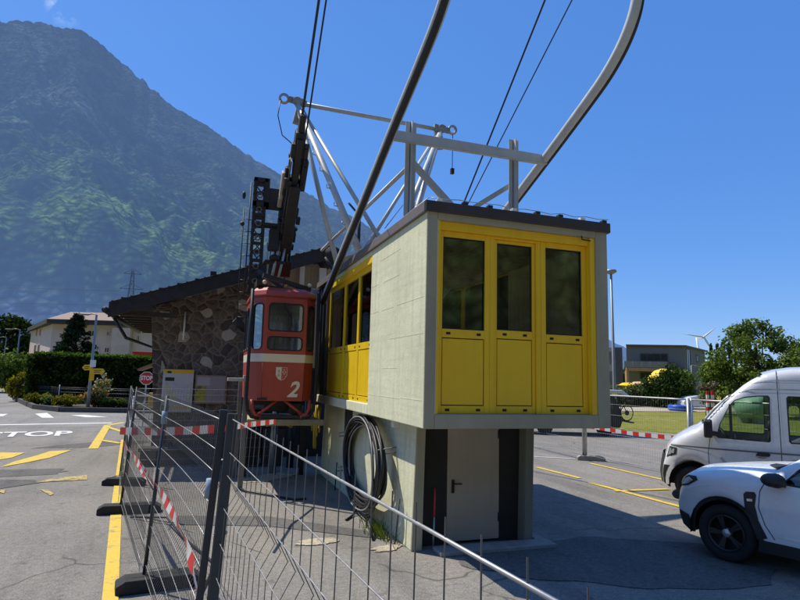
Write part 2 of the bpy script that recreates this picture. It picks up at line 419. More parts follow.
# tarmac yard, road to the left and the road in front of the lawn
sheet('asphalt_yard', [(-60, -40), (60, -40), (60, 10), (27, 17), (19.2, 24.2), (14, 32), (8, 42), (-3, 36.2), (-7.3, 37.2), (-9.0, 39.5), (-13.5, 52), (-24, 85), (-34, 90), (-60, 60)], 0, m_asph)
sheet('road', [(-60, 24.5), (-3.3, 26.6), (8, 27), (8, 42), (-3, 36.0), (-7.3, 37.0), (-9.1, 39.3), (-13.5, 51.5), (-24, 84), (-34, 89), (-60, 55)], .004, m_road)
sheet('path', [G(600, 411), G(740, 412), G(740, 407.6), G(600, 407)], .004, m_asph_pale)
sheet('grass_verge', [(-9.05, 39.6), (-13.4, 52), (-23.5, 85), (-19.5, 85), (-11.5, 55), (-8.2, 42)], .02, m_verge)
sheet('asphalt_repair_strip', [(-.2, 10.3), (1.2, 9.95), (2.55, 8.7), (2.62, 8.25), (1.1, 9.35), (-.3, 9.75)], .008, m_asph_dark)
sheet('asphalt_repair_strip', [G(0, 480), G(34, 480), G(40, 483), G(0, 489)], .008, m_asph_dark)
def blot(name, c, rx, ry, mat, z, seed, rot=0.0):
    pts = []
    for k in range(48):
        a = 2 * math.pi * k / 48; r_ = 1 + .55 * (float(fbm(np.array([math.cos(a) * 1.6 + seed]), np.array([math.sin(a) * 1.6 + 5.0]), 5, seed)[0]) - .5) * 2
        x, y = rx * r_ * math.cos(a), ry * r_ * math.sin(a); pts.append((c[0] + x * math.cos(rot) - y * math.sin(rot), c[1] + x * math.sin(rot) + y * math.cos(rot)))
    return sheet(name, pts, z, mat)
for k_, (px, py, rx, ry, z_) in enumerate(((318, 542, .28, .17, .012), (386, 549, .26, .12, .012), (265, 478, .75, .35, .008))):
    g_ = G(px, py); blot('asphalt_pale_patch', (g_.x, g_.y), rx, ry, m_asph_pale if k_ < 3 else m_asph_soft, z_, 3 + k_, .4 * k_)
blot('asphalt_repair_patch', (5.2, 6.55), 1.75, .95, m_asph_dark, .008, 21, -.25)
blot('asphalt_repair_patch', (-4.4, 15.1), 1.6, .55, m_asph_dark, .006, 22, .15); blot('asphalt_repair_patch', (-2.9, 20.4), 1.5, .5, m_asph_dark, .006, 27, .5)
# paint on the tarmac
def mark(pts, mat, name='road_marking', z=.012): return sheet(name, pts, z, mat)
def stripe(p, q, w, mat, name='road_marking', z=.012):
    p, q = Vector(p[:2]), Vector(q[:2]); d = (q - p).normalized(); n = Vector((-d.y, d.x)) * w / 2
    return mark([p + n, q + n, q - n, p - n], mat, name, z)
mark([G(101, 608), G(118, 608), G(122, 500), G(125, 440), G(121, 440), G(112, 500)], m_yline)
stripe(G(-15, 425.3), G(112, 423.2), .42, m_wline)
mark([G(35, 414), G(47, 413), G(54, 418), G(42, 418)], m_wline); mark([G(70, 415.3), G(85, 415), G(108, 417.3), G(86, 417.5)], m_wline)
mark([G(-4, 414.2), G(8, 414), G(3, 416.4), G(-12, 417)], m_wline)
mark([G(0, 453), G(25, 453), G(12, 458), G(-6, 461)], m_yline)
mark([G(1, 467.5), G(14, 462), G(36, 456), G(50, 451.5), G(71, 450.5), G(50, 458), G(26, 463)], m_yline)
mark([G(34, 483), G(56, 478.5), G(87, 475.5), G(87, 480)], m_yfaint); mark([G(-3, 492), G(6, 489.5), G(4, 494)], m_yfaint)
mark([G(40, 490), G(47, 489.5), G(54, 494.5), G(50, 496)], m_yfaint)
stripe(G(93, 449), G(107.5, 425.5), .26, m_yline); stripe(G(107, 425.6), G(124, 422.7), .24, m_yline)
stripe(G(107, 427), G(122, 432), .2, m_yline, z=.016); stripe(G(100.5, 440.5), G(121, 443.6), .2, m_yline, z=.016)
stripe(G(537, 467.5), G(580, 478.5), .14, m_yline); stripe(G(590, 483), G(684, 508), .14, m_yline)
stripe(G(590, 463.5), G(672, 482), .13, m_yline); stripe(G(615, 491.5), G(668, 489.5), .13, m_yline, z=.016); stripe(G(535, 457), G(575, 459), .08, m_wline)
bp = (G(-2, 438.0) + G(60, 433.2)) / 2; bp = G(29, 434.4)
text_mesh('road_lettering', 'STOP', 1.75, m_wline, Matrix.Translation((bp.x, bp.y, .012)) @ Matrix.Rotation(R(9), 4, 'Z') @ Matrix.Diagonal((.62, 1.35, 1, 1)), bold=.05, depth=.0)['kind'] = 'structure'
# kerb and planting bed on the far side of the junction
kerb = MB(); kp = [G(14, 400), G(34, 409), G(60, 412), G(125, 413), G(160, 413)]
for a, b in zip(kp[:-1], kp[1:]): kerb.beam((a.x, a.y, .11), (b.x, b.y, .11), .2, .3)
kerb.build('kerb', M('dark_kerb_stone', (.09, .085, .08), .9, var=.3, vscale=5, bump=.4), kind='structure')
sheet('planting_bed', [G(20, 401), G(36, 408.5), G(60, 411), G(160, 412), (-2.5, 47), (-12, 47)], .10, M('garden_soil', (.07, .06, .035), .95, var=.4, vscale=3, bump=.6), 'structure')

# ================================================================== SKY, SUN, MOUNTAINS
SUN = Vector((-.45, .50, 1.0)).normalized()
world = bpy.data.worlds.new('World'); bpy.context.scene.world = world; world.use_nodes = True
wn = world.node_tree; wn.nodes.clear()
sky = wn.nodes.new('ShaderNodeTexSky'); sky.sky_type = 'NISHITA'; sky.sun_disc = False
sky.sun_elevation = math.asin(SUN.z); sky.sun_rotation = math.atan2(SUN.x, SUN.y)
sky.air_density = 1.0; sky.dust_density = .3; sky.ozone_density = 3.0; sky.altitude = 450
hs = wn.nodes.new('ShaderNodeHueSaturation'); hs.inputs['Saturation'].default_value = 1.22; hs.inputs['Value'].default_value = 1.45
gm = wn.nodes.new('ShaderNodeGamma'); gm.inputs[1].default_value = 1.0
wn.links.new(sky.outputs[0], gm.inputs[0]); wn.links.new(gm.outputs[0], hs.inputs['Color'])
tc = wn.nodes.new('ShaderNodeTexCoord')
cd = ray(63, 6).normalized()
dt = wn.nodes.new('ShaderNodeVectorMath'); dt.operation = 'DISTANCE'; wn.links.new(tc.outputs['Generated'], dt.inputs[0]); dt.inputs[1].default_value = cd
mr = wn.nodes.new('ShaderNodeMapRange'); mr.inputs[1].default_value = .028; mr.inputs[2].default_value = .004; wn.links.new(dt.outputs['Value'], mr.inputs[0])
nz = wn.nodes.new('ShaderNodeTexNoise'); nz.inputs['Scale'].default_value = 42; nz.inputs['Detail'].default_value = 6; wn.links.new(tc.outputs['Generated'], nz.inputs['Vector'])
mr2 = wn.nodes.new('ShaderNodeMapRange'); mr2.inputs[1].default_value = .5; mr2.inputs[2].default_value = .7; wn.links.new(nz.outputs[0], mr2.inputs[0])
ml = wn.nodes.new('ShaderNodeMath'); ml.operation = 'MULTIPLY'; wn.links.new(mr.outputs[0], ml.inputs[0]); wn.links.new(mr2.outputs[0], ml.inputs[1])
cm = wn.nodes.new('ShaderNodeMix'); cm.data_type = 'RGBA'; wn.links.new(ml.outputs[0], cm.inputs[0]); tint = wn.nodes.new('ShaderNodeMix'); tint.data_type = 'RGBA'; tint.inputs[0].default_value = .68; wn.links.new(hs.outputs[0], tint.inputs[6]); tint.inputs[7].default_value = (.52, 1.55, 4.7, 1)
wn.links.new(tint.outputs[2], cm.inputs[6]); cm.inputs[7].default_value = (4.2, 5.2, 7.2, 1)
bg = wn.nodes.new('ShaderNodeBackground'); bg.inputs[1].default_value = .15; wn.links.new(cm.outputs[2], bg.inputs[0])
wo = wn.nodes.new('ShaderNodeOutputWorld'); wn.links.new(bg.outputs[0], wo.inputs[0])
sl = bpy.data.lights.new('sun', 'SUN'); sl.energy = 5.0; sl.angle = R(.53); sl.color = (1, .93, .80)
so = bpy.data.objects.new('sun', sl); C.objects.link(so); so.rotation_euler = SUN.to_track_quat('Z', 'Y').to_euler(); so.location = (0, 0, 50)

def mountain_mat(name, haze, ts=1.0):
    m, nt, out = newmat(name)
    at = nt.nodes.new('ShaderNodeAttribute'); at.attribute_name = 'cover'
    v = pos(nt)
    c = at.outputs['Color']
    t1 = ramp(nt, noise(nt, v, .022 * ts, 6, .72), [(.36, .35), (.64, 1.7)])
    c = mixc(nt, .85, c, t1, 'MULTIPLY')
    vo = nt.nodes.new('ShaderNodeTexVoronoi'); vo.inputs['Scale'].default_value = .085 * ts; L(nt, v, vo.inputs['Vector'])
    t2 = ramp(nt, vo.outputs['Distance'], [(.05, 1.7), (.75, .25)])  # crown shading painted in: bright centres, dark gaps between trees
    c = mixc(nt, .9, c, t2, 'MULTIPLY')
    d = N(nt, 'ShaderNodeBsdfDiffuse'); L(nt, c, d.inputs[0])
    bp = N(nt, 'ShaderNodeBump', Strength=.55, Distance=6.0); bp.invert = True; L(nt, vo.outputs['Distance'], bp.inputs['Height']); L(nt, bp.outputs[0], d.inputs['Normal'])
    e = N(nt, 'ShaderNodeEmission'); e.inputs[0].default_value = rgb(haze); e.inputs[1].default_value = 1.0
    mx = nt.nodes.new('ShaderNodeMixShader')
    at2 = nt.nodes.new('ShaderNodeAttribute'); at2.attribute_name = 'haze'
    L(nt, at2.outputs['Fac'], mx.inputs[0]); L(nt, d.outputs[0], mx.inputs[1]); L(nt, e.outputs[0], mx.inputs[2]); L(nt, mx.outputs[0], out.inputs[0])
    return m
def mountain(name, az, el, D0, D1, na, nr, haze, seed, hz=(.3, .6), conv=1.15, relief=1.0, ts=1.0):
    """ridge at distance D1 with elevation angle el(az); slope falls to the valley floor at D0, and down again behind"""
    A = np.linspace(az[0], az[-1], na); E = np.interp(A, az, el); A = np.radians(A); E = np.radians(E)
    T = np.linspace(0, 1, nr); back = 6
    rid = D1 * np.tan(E) * (1 + .013 * (fbm(A * 45, A * 0, 7, seed + 3, True) - .55) * 2 + .010 * (fbm(A * 400, A * 0 + 3, 3, seed + 4) - .5))
    a2, t2 = np.meshgrid(A, T, indexing='ij')
    sh = np.sin(np.pi * np.clip(t2, 0, 1))
    warp = fbm(a2 * 6, t2 * 5, 4, seed + 50); warp2 = fbm(a2 * 6 + 9, t2 * 5 + 4, 4, seed + 60)
    # spurs run obliquely down the slope: rotate the noise frame so that they do not all fall plumb
    gu, gv = a2 * 7.5 + t2 * 1.6 + warp * 1.6, t2 * 3.2 + warp2 * 1.5
    gul = fbm(gu, gv, 6, seed, True)
    bump = fbm(a2 * 16 + warp, t2 * 13, 6, seed + 9)
    r = D0 + (D1 - D0) * t2 - relief * 110 * (gul - .5) * sh ** .6 * (.4 + t2) - relief * 60 * (bump - .5) * sh
    prof = t2 ** conv
    cl = 1 / (1 + np.exp(-(t2 - .10 - .04 * (warp - .5)) * 60)); prof = prof * .90 + .10 * cl; prof = prof - prof[:, :1]; prof = prof / prof[:, -1:]
    z = rid[:, None] * prof + relief * (80 * (bump - .5) + 60 * (gul - .5)) * sh
    tree = fbm(a2 * 300, t2 * 190, 3, seed + 77); z = z + 6 * (tree - .5) * np.clip(t2 * 8, 0, 1) * np.clip((1.0 - t2) * 6 + .35, 0, 1)
    z[:, 0] = -5
    tb = np.linspace(.1, 1, back); rb = D1 + 900 * tb[None, :] + np.zeros((na, 1)); zb = rid[:, None] * (1 - tb[None, :]) - 5
    r = np.concatenate([r, rb], 1); z = np.concatenate([z, zb], 1); aa = np.concatenate([a2, np.repeat(A[:, None], back, 1)], 1)
    V = np.stack([np.sin(aa) * r, np.cos(aa) * r, z], -1).reshape(-1, 3); n2 = nr + back
    I = np.arange(na * n2).reshape(na, n2)
    Fq = np.stack([I[:-1, :-1], I[1:, :-1], I[1:, 1:], I[:-1, 1:]], -1).reshape(-1, 4)
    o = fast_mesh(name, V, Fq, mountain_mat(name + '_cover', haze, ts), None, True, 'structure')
    tt = np.concatenate([t2, np.ones((na, back))], 1)
    relh = np.clip(np.arctan2(z, r) / np.maximum(np.arctan2(rid, D1)[:, None], .01), 0, 1)
    n1 = fbm(aa * 14 + tt * 2, tt * 7, 5, seed + 21); n3 = fbm(aa * 34 + tt * 6, tt * 22, 5, seed + 31); n4 = fbm(aa * 9 + tt * 3, tt * 5, 4, seed + 41)
    # sunlight on the wood painted in as a lighter belt across the middle, darker above
    band = np.exp(-((relh - .47 - .22 * (n1 - .5)) / .20) ** 2)
    lightf = np.clip((n3 - .36) * 4.0, 0, 1) * np.clip(.22 + .95 * band, 0, 1)
    dark = np.array([.026, .052, .026]); light = np.array([.10, .16, .05]); rock = np.array([.075, .09, .12]); alp = np.array([.055, .062, .055])
    col = dark + (light - dark) * lightf[..., None]
    rk = np.clip((n4 - .42) * 8, 0, 1) * np.clip((.27 - relh) * 12, 0, 1); rk = np.maximum(rk, np.clip((n3 - .66) * 12, 0, 1) * np.clip((relh - .62) * 4, 0, 1) * .8)
    col = col + (rock - col) * rk[..., None]
    up = np.clip((relh - .72) * 4, 0, 1) * .7; col = col + (alp - col) * up[..., None]
    gg = np.concatenate([gul, np.full((na, back), .5)], 1); col = col * (.60 + .80 * np.clip((gg - .25) * 1.6, 0, 1))[..., None]  # shade in the gullies painted into the cover colour
    scree = np.clip((np.concatenate([fbm(gu * 1.7 + 4, gv * .6, 5, seed + 70, True), np.zeros((na, back))], 1) - .80) * 14, 0, 1) * np.clip((relh - .35) * 4, 0, 1) * .55
    col = col + (np.array([.17, .18, .15]) - col) * scree[..., None]
    me = o.data
    ca = me.color_attributes.new('cover', 'FLOAT_COLOR', 'POINT')
    ca.data.foreach_set('color', np.concatenate([col, np.ones(col.shape[:2] + (1,))], -1).reshape(-1).astype(np.float32))
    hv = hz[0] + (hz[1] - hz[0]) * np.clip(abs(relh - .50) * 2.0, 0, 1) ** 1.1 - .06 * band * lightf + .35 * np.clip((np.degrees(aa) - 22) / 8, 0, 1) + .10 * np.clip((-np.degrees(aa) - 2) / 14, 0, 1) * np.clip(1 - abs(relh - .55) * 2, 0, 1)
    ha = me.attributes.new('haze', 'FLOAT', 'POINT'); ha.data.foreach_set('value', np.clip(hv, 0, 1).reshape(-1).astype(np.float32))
    return o
sil = [(0, 22), (20, 19), (40, 23), (60, 29), (80, 29), (100, 42), (120, 60), (140, 78), (160, 95), (180, 111), (195, 117), (215, 129), (240, 150), (262, 163),
       (285, 178), (305, 192), (330, 207), (350, 215), (375, 230), (400, 250), (430, 270), (470, 290), (520, 308), (560, 320), (600, 334), (612, 341), (625, 348), (660, 364), (720, 388)]
azs, els = [], []
for x, y in sil:
    d = ray(x, y); azs.append(math.degrees(math.atan2(d.x, d.y))); els.append(math.degrees(math.atan2(d.z, math.hypot(d.x, d.y))))
azs = [-95, -70, -50, -30, -22] + azs; els = [6, 17, 25, 30.5, 31] + els
if azs[4] > azs[5]: azs[3], azs[4] = azs[5] - 12, azs[5] - 4
azs[4] = azs[5] - 3
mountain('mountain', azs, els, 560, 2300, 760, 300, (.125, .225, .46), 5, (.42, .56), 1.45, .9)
# the valley's other side, behind the photographer: the cables climb it and the panes mirror it
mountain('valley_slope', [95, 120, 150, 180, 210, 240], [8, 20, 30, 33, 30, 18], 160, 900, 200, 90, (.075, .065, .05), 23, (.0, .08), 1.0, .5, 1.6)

# ================================================================== CONCRETE CABLE CAR PLATFORM
X0, X1, Y0, Y1, ZB, ZT = 2.58, 5.31, 6.67, 13.9, 1.69, 4.41
st = thing('platform_building', 'pale green concrete platform house with yellow glazed bays and a flat brown-edged roof', 'building', (3.95, 9.5, 0))
b = MB()
yl0, yl1, zl0, zl1 = 9.19, 12.72, 1.86, 4.33             # glazed opening of the side wall
b.box((X0, Y0, ZB), (X0 + .16, yl0, ZT)); b.box((X0, yl0, ZB), (X0 + .16, yl1, zl0)); b.box((X0, yl0, zl1), (X0 + .16, yl1, ZT))
b.box((X0, yl1, ZB), (X0 + .16, Y1, zl0))
b.build('side_wall', m_conc, st, .012)
b = MB()                                                     # right side wall with the same opening
b.box((X1 - .16, Y0, ZB), (X1, yl0, ZT)); b.box((X1 - .16, yl0, ZB), (X1, yl1, zl0)); b.box((X1 - .16, yl0, zl1), (X1, yl1, ZT)); b.box((X1 - .16, yl1, ZB), (X1, Y1, ZT))
b.build('side_wall', m_conc, st, .012)
b = MB()
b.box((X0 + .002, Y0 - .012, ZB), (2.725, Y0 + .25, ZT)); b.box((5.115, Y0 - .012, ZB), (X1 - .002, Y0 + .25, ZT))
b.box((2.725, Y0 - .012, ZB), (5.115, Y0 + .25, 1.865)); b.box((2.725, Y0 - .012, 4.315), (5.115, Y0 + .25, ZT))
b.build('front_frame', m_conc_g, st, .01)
# board marks of the formwork on the lit wall: thin proud ridges
b = MB()
for z in (2.02, 2.42, 2.86, 3.32, 3.75, 4.12):
    y = Y0 + .05
    while y < yl0 - .2:
        l = random.uniform(.5, 1.5); y2 = min(y + l, yl0 - .03)
        if random.random() < .72: zz = z + random.uniform(-.01, .01); b.box((X0 - .0022, y, zz), (X0 + .01, y2, zz + .009))
        y = y2 + random.uniform(.02, .3)
b.build('formwork_ridge', m_conc, st)
b = MB(); b.box((X0 + .17, Y0 + .26, ZB + .07), (X1 - .17, Y1, 1.84)); b.build('floor_slab', m_conc_g, st)
b = MB(); b.box((X0 + .165, Y0 + .25, ZB + .012), (X1 - .165, Y1 - .01, ZB + .06)); b.build('underside', m_conc_g, st)
b = MB()
for i in range(19):
    x = X0 + .17 + i * .126
    b.box((x, Y0 + .26, 4.24), (x + .118, Y1, 4.26))
b.build('ceiling_boards', m_wood, st)
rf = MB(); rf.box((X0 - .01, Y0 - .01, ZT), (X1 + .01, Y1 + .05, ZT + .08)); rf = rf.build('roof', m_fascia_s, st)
f = MB(); f.box((X0 - .035, Y0 - .05, ZT - .01), (X1 + .035, Y0 - .011, ZT + .13)); f.build('front_fascia', m_fascia, rf, .008)
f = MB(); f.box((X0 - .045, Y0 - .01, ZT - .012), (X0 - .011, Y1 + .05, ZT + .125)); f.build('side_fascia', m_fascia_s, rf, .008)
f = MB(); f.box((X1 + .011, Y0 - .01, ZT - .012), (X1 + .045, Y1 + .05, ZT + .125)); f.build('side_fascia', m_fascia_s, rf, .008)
# lightning wire with its holders along the roof edge
f = MB(); pts = [(X0 + .05 + t * 2.7, Y0 - .02 + random.uniform(-.02, .02), ZT + .17 + random.uniform(-.02, .025)) for t in [i / 14 for i in range(15)]]
f.tube(pts, .006, 5); f.tube([(X0 + .02, Y0 + i * .7, ZT + .165 + random.uniform(-.015, .02)) for i in range(11)], .006, 5)
f.build('lightning_wire', m_steel, rf)
for i in range(8):
    f = MB(); x = X0 + .12 + i * .36; f.box((x, Y0 - .045, ZT + .13), (x + .07, Y0 + .03, ZT + .17)); f.build('wire_holder', m_steel_d if i % 3 else m_white, rf, .006)
# ---- yellow front: three bays
def bay(x0, x1, zs, zt, sash, y, wide):
    """one yellow bay: panel below, sash with a pane above"""
    fr = MB(); w = .075 if not sash else .045
    zb = 1.865
    fr.box((x0, y, zb), (x0 + w, y + .06, zt)); fr.box((x1 - w, y, zb), (x1, y + .06, zt))
    fr.box((x0 + w, y, zt - w), (x1 - w, y + .06, zt)); fr.box((x0 + w, y, zs - .11), (x1 - w, y + .06, zs)); fr.box((x0 + w, y, zb), (x1 - w, y + .06, zb + .1))
    o = fr.build('front_bay', m_yel_lift, st, .006)
    p = MB(); p.box((x0 + w + .012, y + .008, zb + .112), (x1 - w - .012, y + .04, zs - .122)); p.build('lower_panel', m_yel_lift, o, .004)
    g = MB(); g.box((x0 + w, y + .03, zs), (x1 - w, y + .036, zt - w)); g.build('pane', m_glass, o)
    g = MB()
    for a, c_, d_, e_ in ((x0 + w, zs, x0 + w + .014, zt - w), (x1 - w - .014, zs, x1 - w, zt - w), (x0 + w, zs, x1 - w, zs + .014), (x0 + w, zt - w - .014, x1 - w, zt - w)):
        g.box((a, y + .018, c_), (d_, y + .03, e_))
    g.build('window_seal', m_black, o)
    for x in (x0 + .16, x1 - .16):
        for z in (zb + .05, zs - .055):
            q = MB(); q.box((x - .03, y - .006, z - .016), (x + .03, y + .002, z + .016)); q.build('drain_cap', m_black, o, .004)
yf = Y0 + .10
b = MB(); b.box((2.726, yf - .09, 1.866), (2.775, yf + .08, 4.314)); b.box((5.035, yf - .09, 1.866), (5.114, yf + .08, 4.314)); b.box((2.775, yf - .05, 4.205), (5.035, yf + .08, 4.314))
b.build('yellow_surround', m_yel_lift, st, .006)
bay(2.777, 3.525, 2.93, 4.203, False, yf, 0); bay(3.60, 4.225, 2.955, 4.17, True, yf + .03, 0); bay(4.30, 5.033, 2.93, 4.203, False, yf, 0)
b = MB(); b.box((3.527, yf + .004, 1.866), (3.598, yf + .07, 4.203)); b.box((4.227, yf + .004, 1.866), (4.298, yf + .07, 4.203)); b.box((3.598, yf + .004, 4.172), (4.227, yf + .07, 4.203)); b.build('mullion', m_yel_lift, st, .006)
# ---- yellow side bays towards the cabin
cuts = [9.19, 10.17, 11.28, 12.72]
xs = X0 + .05
b = MB(); b.box((xs - .045, yl0 + .001, zl1 - .13), (xs + .06, yl1, zl1 - .001)); b.build('yellow_lintel', m_yel_lift, st, .006)
for a, c_ in zip(cuts[:-1], cuts[1:]):
    fr = MB(); w = .06; zt = zl1 - .132; zs = 2.89
    a += .002; c_ -= .002
    fr.box((xs, a, zl0 + .001), (xs + .05, a + w, zt)); fr.box((xs, c_ - w, zl0 + .001), (xs + .05, c_, zt)); fr.box((xs, a + w, zt - .09), (xs + .05, c_ - w, zt))
    fr.box((xs, a + w, zs - .12), (xs + .05, c_ - w, zs)); fr.box((xs, a + w, zl0 + .001), (xs + .05, c_ - w, zl0 + .10))
    o = fr.build('side_bay', m_yel, st, .006)
    p = MB(); p.box((xs + .008, a + w + .012, zl0 + .112), (xs + .035, c_ - w - .012, zs - .132)); p.build('lower_panel', m_yel, o, .004)
    g = MB(); g.box((xs + .022, a + w, zs), (xs + .028, c_ - w, zt - .09)); g.build('pane', m_glass, o)
    for y in (a + .16, c_ - .16):
        for z in (zl0 + .05, zs - .06):
            q = MB(); q.box((xs - .006, y - .03, z - .016), (xs + .002, y + .03, z + .016)); q.build('drain_cap', m_black, o, .004)
    # the same bay on the far side wall
    fr = MB(); xr = X1 - .10
    fr.box((xr, a, zl0 + .001), (xr + .05, a + w, zl1)); fr.box((xr, c_ - w, zl0 + .001), (xr + .05, c_, zl1)); fr.box((xr, a + w, zl1 - .1), (xr + .05, c_ - w, zl1)); fr.box((xr, a + w, zl0 + .001), (xr + .05, c_ - w, zs))
    o = fr.build('side_bay', m_yel, st, .006)
    g = MB(); g.box((xr + .022, a + w, zs), (xr + .028, c_ - w, zl1 - .1)); g.build('pane', m_glass, o)
for y, w in ((12.80, .09), (13.22, .05), (13.55, .05), (13.82, .10)):
    b = MB(); b.box((X0 + .0, y, 1.862), (X0 + .1, y + w, 4.40)); b.build('gate_post', M('dark_grey_frame', (.07, .075, .085), .5, metal=.3), st, .006)
b = MB(); b.box((X0 + .12, 12.74, 1.862), (X0 + .15, Y1 - .01, 4.40)); b.build('gate_panel', m_dark, st)
b = MB(); b.box((X0 + .17, Y1 - .12, 1.842), (X1 - .17, Y1 - .01, 4.23)); b.build('rear_wall', M('pale_inner_wall', (.5, .46, .38), .8, var=.1), st)
b = MB(); b.box((2.18, 13.97, 4.27), (3.2, 16.1, 4.40)); b.box((2.165, 13.97, 4.22), (2.178, 16.1, 4.42)); b.build('canopy', M('pale_blue_grey_board', (.42, .48, .58), .5, var=.2, vscale=5), st, .01)
# ---- base under the platform
Xl, Yb = 2.86, 7.60
b = MB()
b.prism([(Xl - .05, Yb + .03, 0), (Xl + .10, Yb + .03, 0), (Xl + .12, Yb + .03, ZB - .006), (Xl, Yb + .03, ZB - .006)], (0, 6.3, 0)); b.build('base_wall', m_conc, st, .012)
b = MB(); b.prism([(Xl - .054, Yb - .005, 0), (Xl + .10, Yb - .005, 0), (Xl + .125, Yb - .005, ZB - .006), (Xl - .004, Yb - .005, ZB - .006)], (0, .034, 0)); b.build('base_wall_shade_face', m_conc_g, st, .008)  # thin darker plate, paints the shade on the wall's front face
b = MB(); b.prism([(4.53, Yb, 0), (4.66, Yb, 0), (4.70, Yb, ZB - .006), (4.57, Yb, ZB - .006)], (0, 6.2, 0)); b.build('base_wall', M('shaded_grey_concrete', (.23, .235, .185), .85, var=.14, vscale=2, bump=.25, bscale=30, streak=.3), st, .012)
for xa_, xb_ in ((Xl + .10, 3.395), (4.225, 4.56)):
    b = MB(); b.box((xa_, Yb + .20, 0), (xb_, Yb + .24, ZB - .008)); b.build('recess_panel', M('charcoal_panel', (.028, .028, .026), .8, var=.2), st)
b = MB(); b.box((3.40, Yb + .19, .04), (4.22, Yb + .23, ZB - .008)); dr = b.build('door', m_door, st, .006)
b = MB(); b.box((3.465, Yb + .165, .70), (3.50, Yb + .19, .88)); b.tube([(3.482, Yb + .165, .83), (3.482, Yb + .13, .83), (3.60, Yb + .13, .828)], .011, 8); b.build('handle', m_black, dr)
for z in (.28, 1.45):
    b = MB(); b.cyl((4.21, Yb + .18, z), (4.21, Yb + .18, z + .12), .012, 8); b.build('hinge', m_steel_d, dr)
b = MB(); b.box((3.1, 7.28, 0), (4.86, Yb - .02, .06)); b.box((4.70, Yb - .019, 0), (4.86, 8.6, .06)); b.build('plinth', m_kerb, st, .012)
b = MB(); b.box((Xl - .10, 8.35, 1.56), (Xl + .0, 8.47, 1.66)); b.build('junction_box', m_white, st, .008)
b = MB(); b.box((Xl - .03, 11.2, .95), (Xl, 11.75, 1.66)); b.build('vent_grille', m_dark, st, .006)
# handrail end and hooks on the front: small bracket at the top right
b = MB(); b.tube([(5.02, Y0 - .02, 4.26), (4.86, Y0 - .05, 4.26), (4.86, Y0 - .05, 4.31)], .01, 6); b.build('door_hook', m_steel_d, st)

# ================================================================== STEEL GUIDE FRAME ON THE ROOF
gf = thing('guide_frame', 'pale grey steel frame of crossed braces and two curved guide tubes on the platform roof', 'steel frame', (3.95, 7.8, 4.5))
def spline(P, k=6):
    P = [Vector(p) for p in P]; out = []
    for i in range(len(P) - 1):
        a, b_, c_, d_ = P[max(0, i - 1)], P[i], P[i + 1], P[min(len(P) - 1, i + 2)]
        for j in range(k):
            t = j / k; out.append(.5 * ((2 * b_) + (c_ - a) * t + (2 * a - 5 * b_ + 4 * c_ - d_) * t * t + (3 * b_ - a - 3 * c_ + d_) * t ** 3))
    return out + [P[-1]]
GUIDES = ((2.37, (-.012, -.022, -.046), .050, [(12.2, 3.88), (10.7, 4.52), (9.3, 5.09), (8.4, 5.47), (7.6, 5.81), (7.0, 6.05), (6.5, 6.25), (6.1, 6.42), (5.8, 6.58), (5.6, 6.75), (5.46, 6.97), (5.38, 7.25), (5.36, 7.6), (5.36, 8.4)]),
          (5.0, (.055, -.010, -.030), .042, [(12.9, 3.72), (10.7, 4.62), (9.0, 5.33), (8.0, 5.74), (7.3, 6.03), (6.6, 6.33), (6.28, 6.48), (6.04, 6.63), (5.84, 6.80), (5.69, 6.99), (5.60, 7.18), (5.55, 7.42), (5.53, 7.7), (5.53, 8.4)]))
for x, so_, sr_, prof_ in GUIDES:
    gp = spline([(x, y, z) for y, z in prof_])
    b = MB(); b.tube(gp, .072, 14); t = b.build('guide_tube', m_steel_w, gf)
    b = MB(); b.tube([p + Vector(so_) for p in gp], sr_, 10); b.build('dark_tube_strip', m_steel_d, t)   # dark strip along the lower side of the tube
def channel(bm_, p, q, w, h):
    p, q = Vector(p), Vector(q); bm_.beam(p, q, .012, h); bm_.beam(p + Vector((0, w / 2, h / 2)), q + Vector((0, w / 2, h / 2)), w, .012); bm_.beam(p + Vector((0, w / 2, -h / 2)), q + Vector((0, w / 2, -h / 2)), w, .012)
b = MB(); channel(b, (2.36, 7.72, 5.83), (5.03, 7.72, 5.83), .07, .135); b.build('cross_beam', m_steel_w, gf)
for x in (2.75, 4.50):
    b = MB(); b.beam((x - .035, 7.86, ZT + .08), (x - .035, 7.86, 6.13), .012, .10, (1, 0, 0)); b.beam((x, 7.82, ZT + .08), (x, 7.82, 6.13), .012, .085, (0, 1, 0))
    b.beam((x + .035, 7.86, ZT + .08), (x + .035, 7.86, 6.13), .012, .10, (1, 0, 0)); b.box((x - .1, 7.75, ZT + .08), (x + .1, 7.95, ZT + .1)); b.build('frame_post', m_steel_w, gf)
b = MB(); b.beam((2.80, 7.95, 5.55), (3.95, 7.95, 4.5), .07, .09); b.build('brace', m_steel_w, gf)
b = MB(); b.beam((4.46, 7.95, 5.38), (3.2, 7.95, 4.5), .06, .075); b.build('brace', m_steel_w, gf)
b = MB(); b.tube([(2.72, 7.95, 5.42), (2.42, 12.9, 5.14)], .034, 8); b.build('side_rail', m_steel_w, gf)
b = MB(); b.tube([(2.62, 10.3, 4.5), (2.62, 10.3, 5.35)], .03, 8); b.tube([(2.62, 10.3, 5.30), (2.40, 10.3, 5.52)], .02, 6); b.build('strut', m_steel_d, gf)
b = MB(); b.tube([(2.6, 12.2, 4.5), (2.38, 12.25, 4.85)], .03, 8); b.build('strut', m_steel_d, gf)
for x in (3.3, 3.9):
    b = MB(); b.tube([(x, 9.5, 4.49), (x, 9.5, 4.62)], .03, 8); b.build('roof_anchor', m_steel, gf)

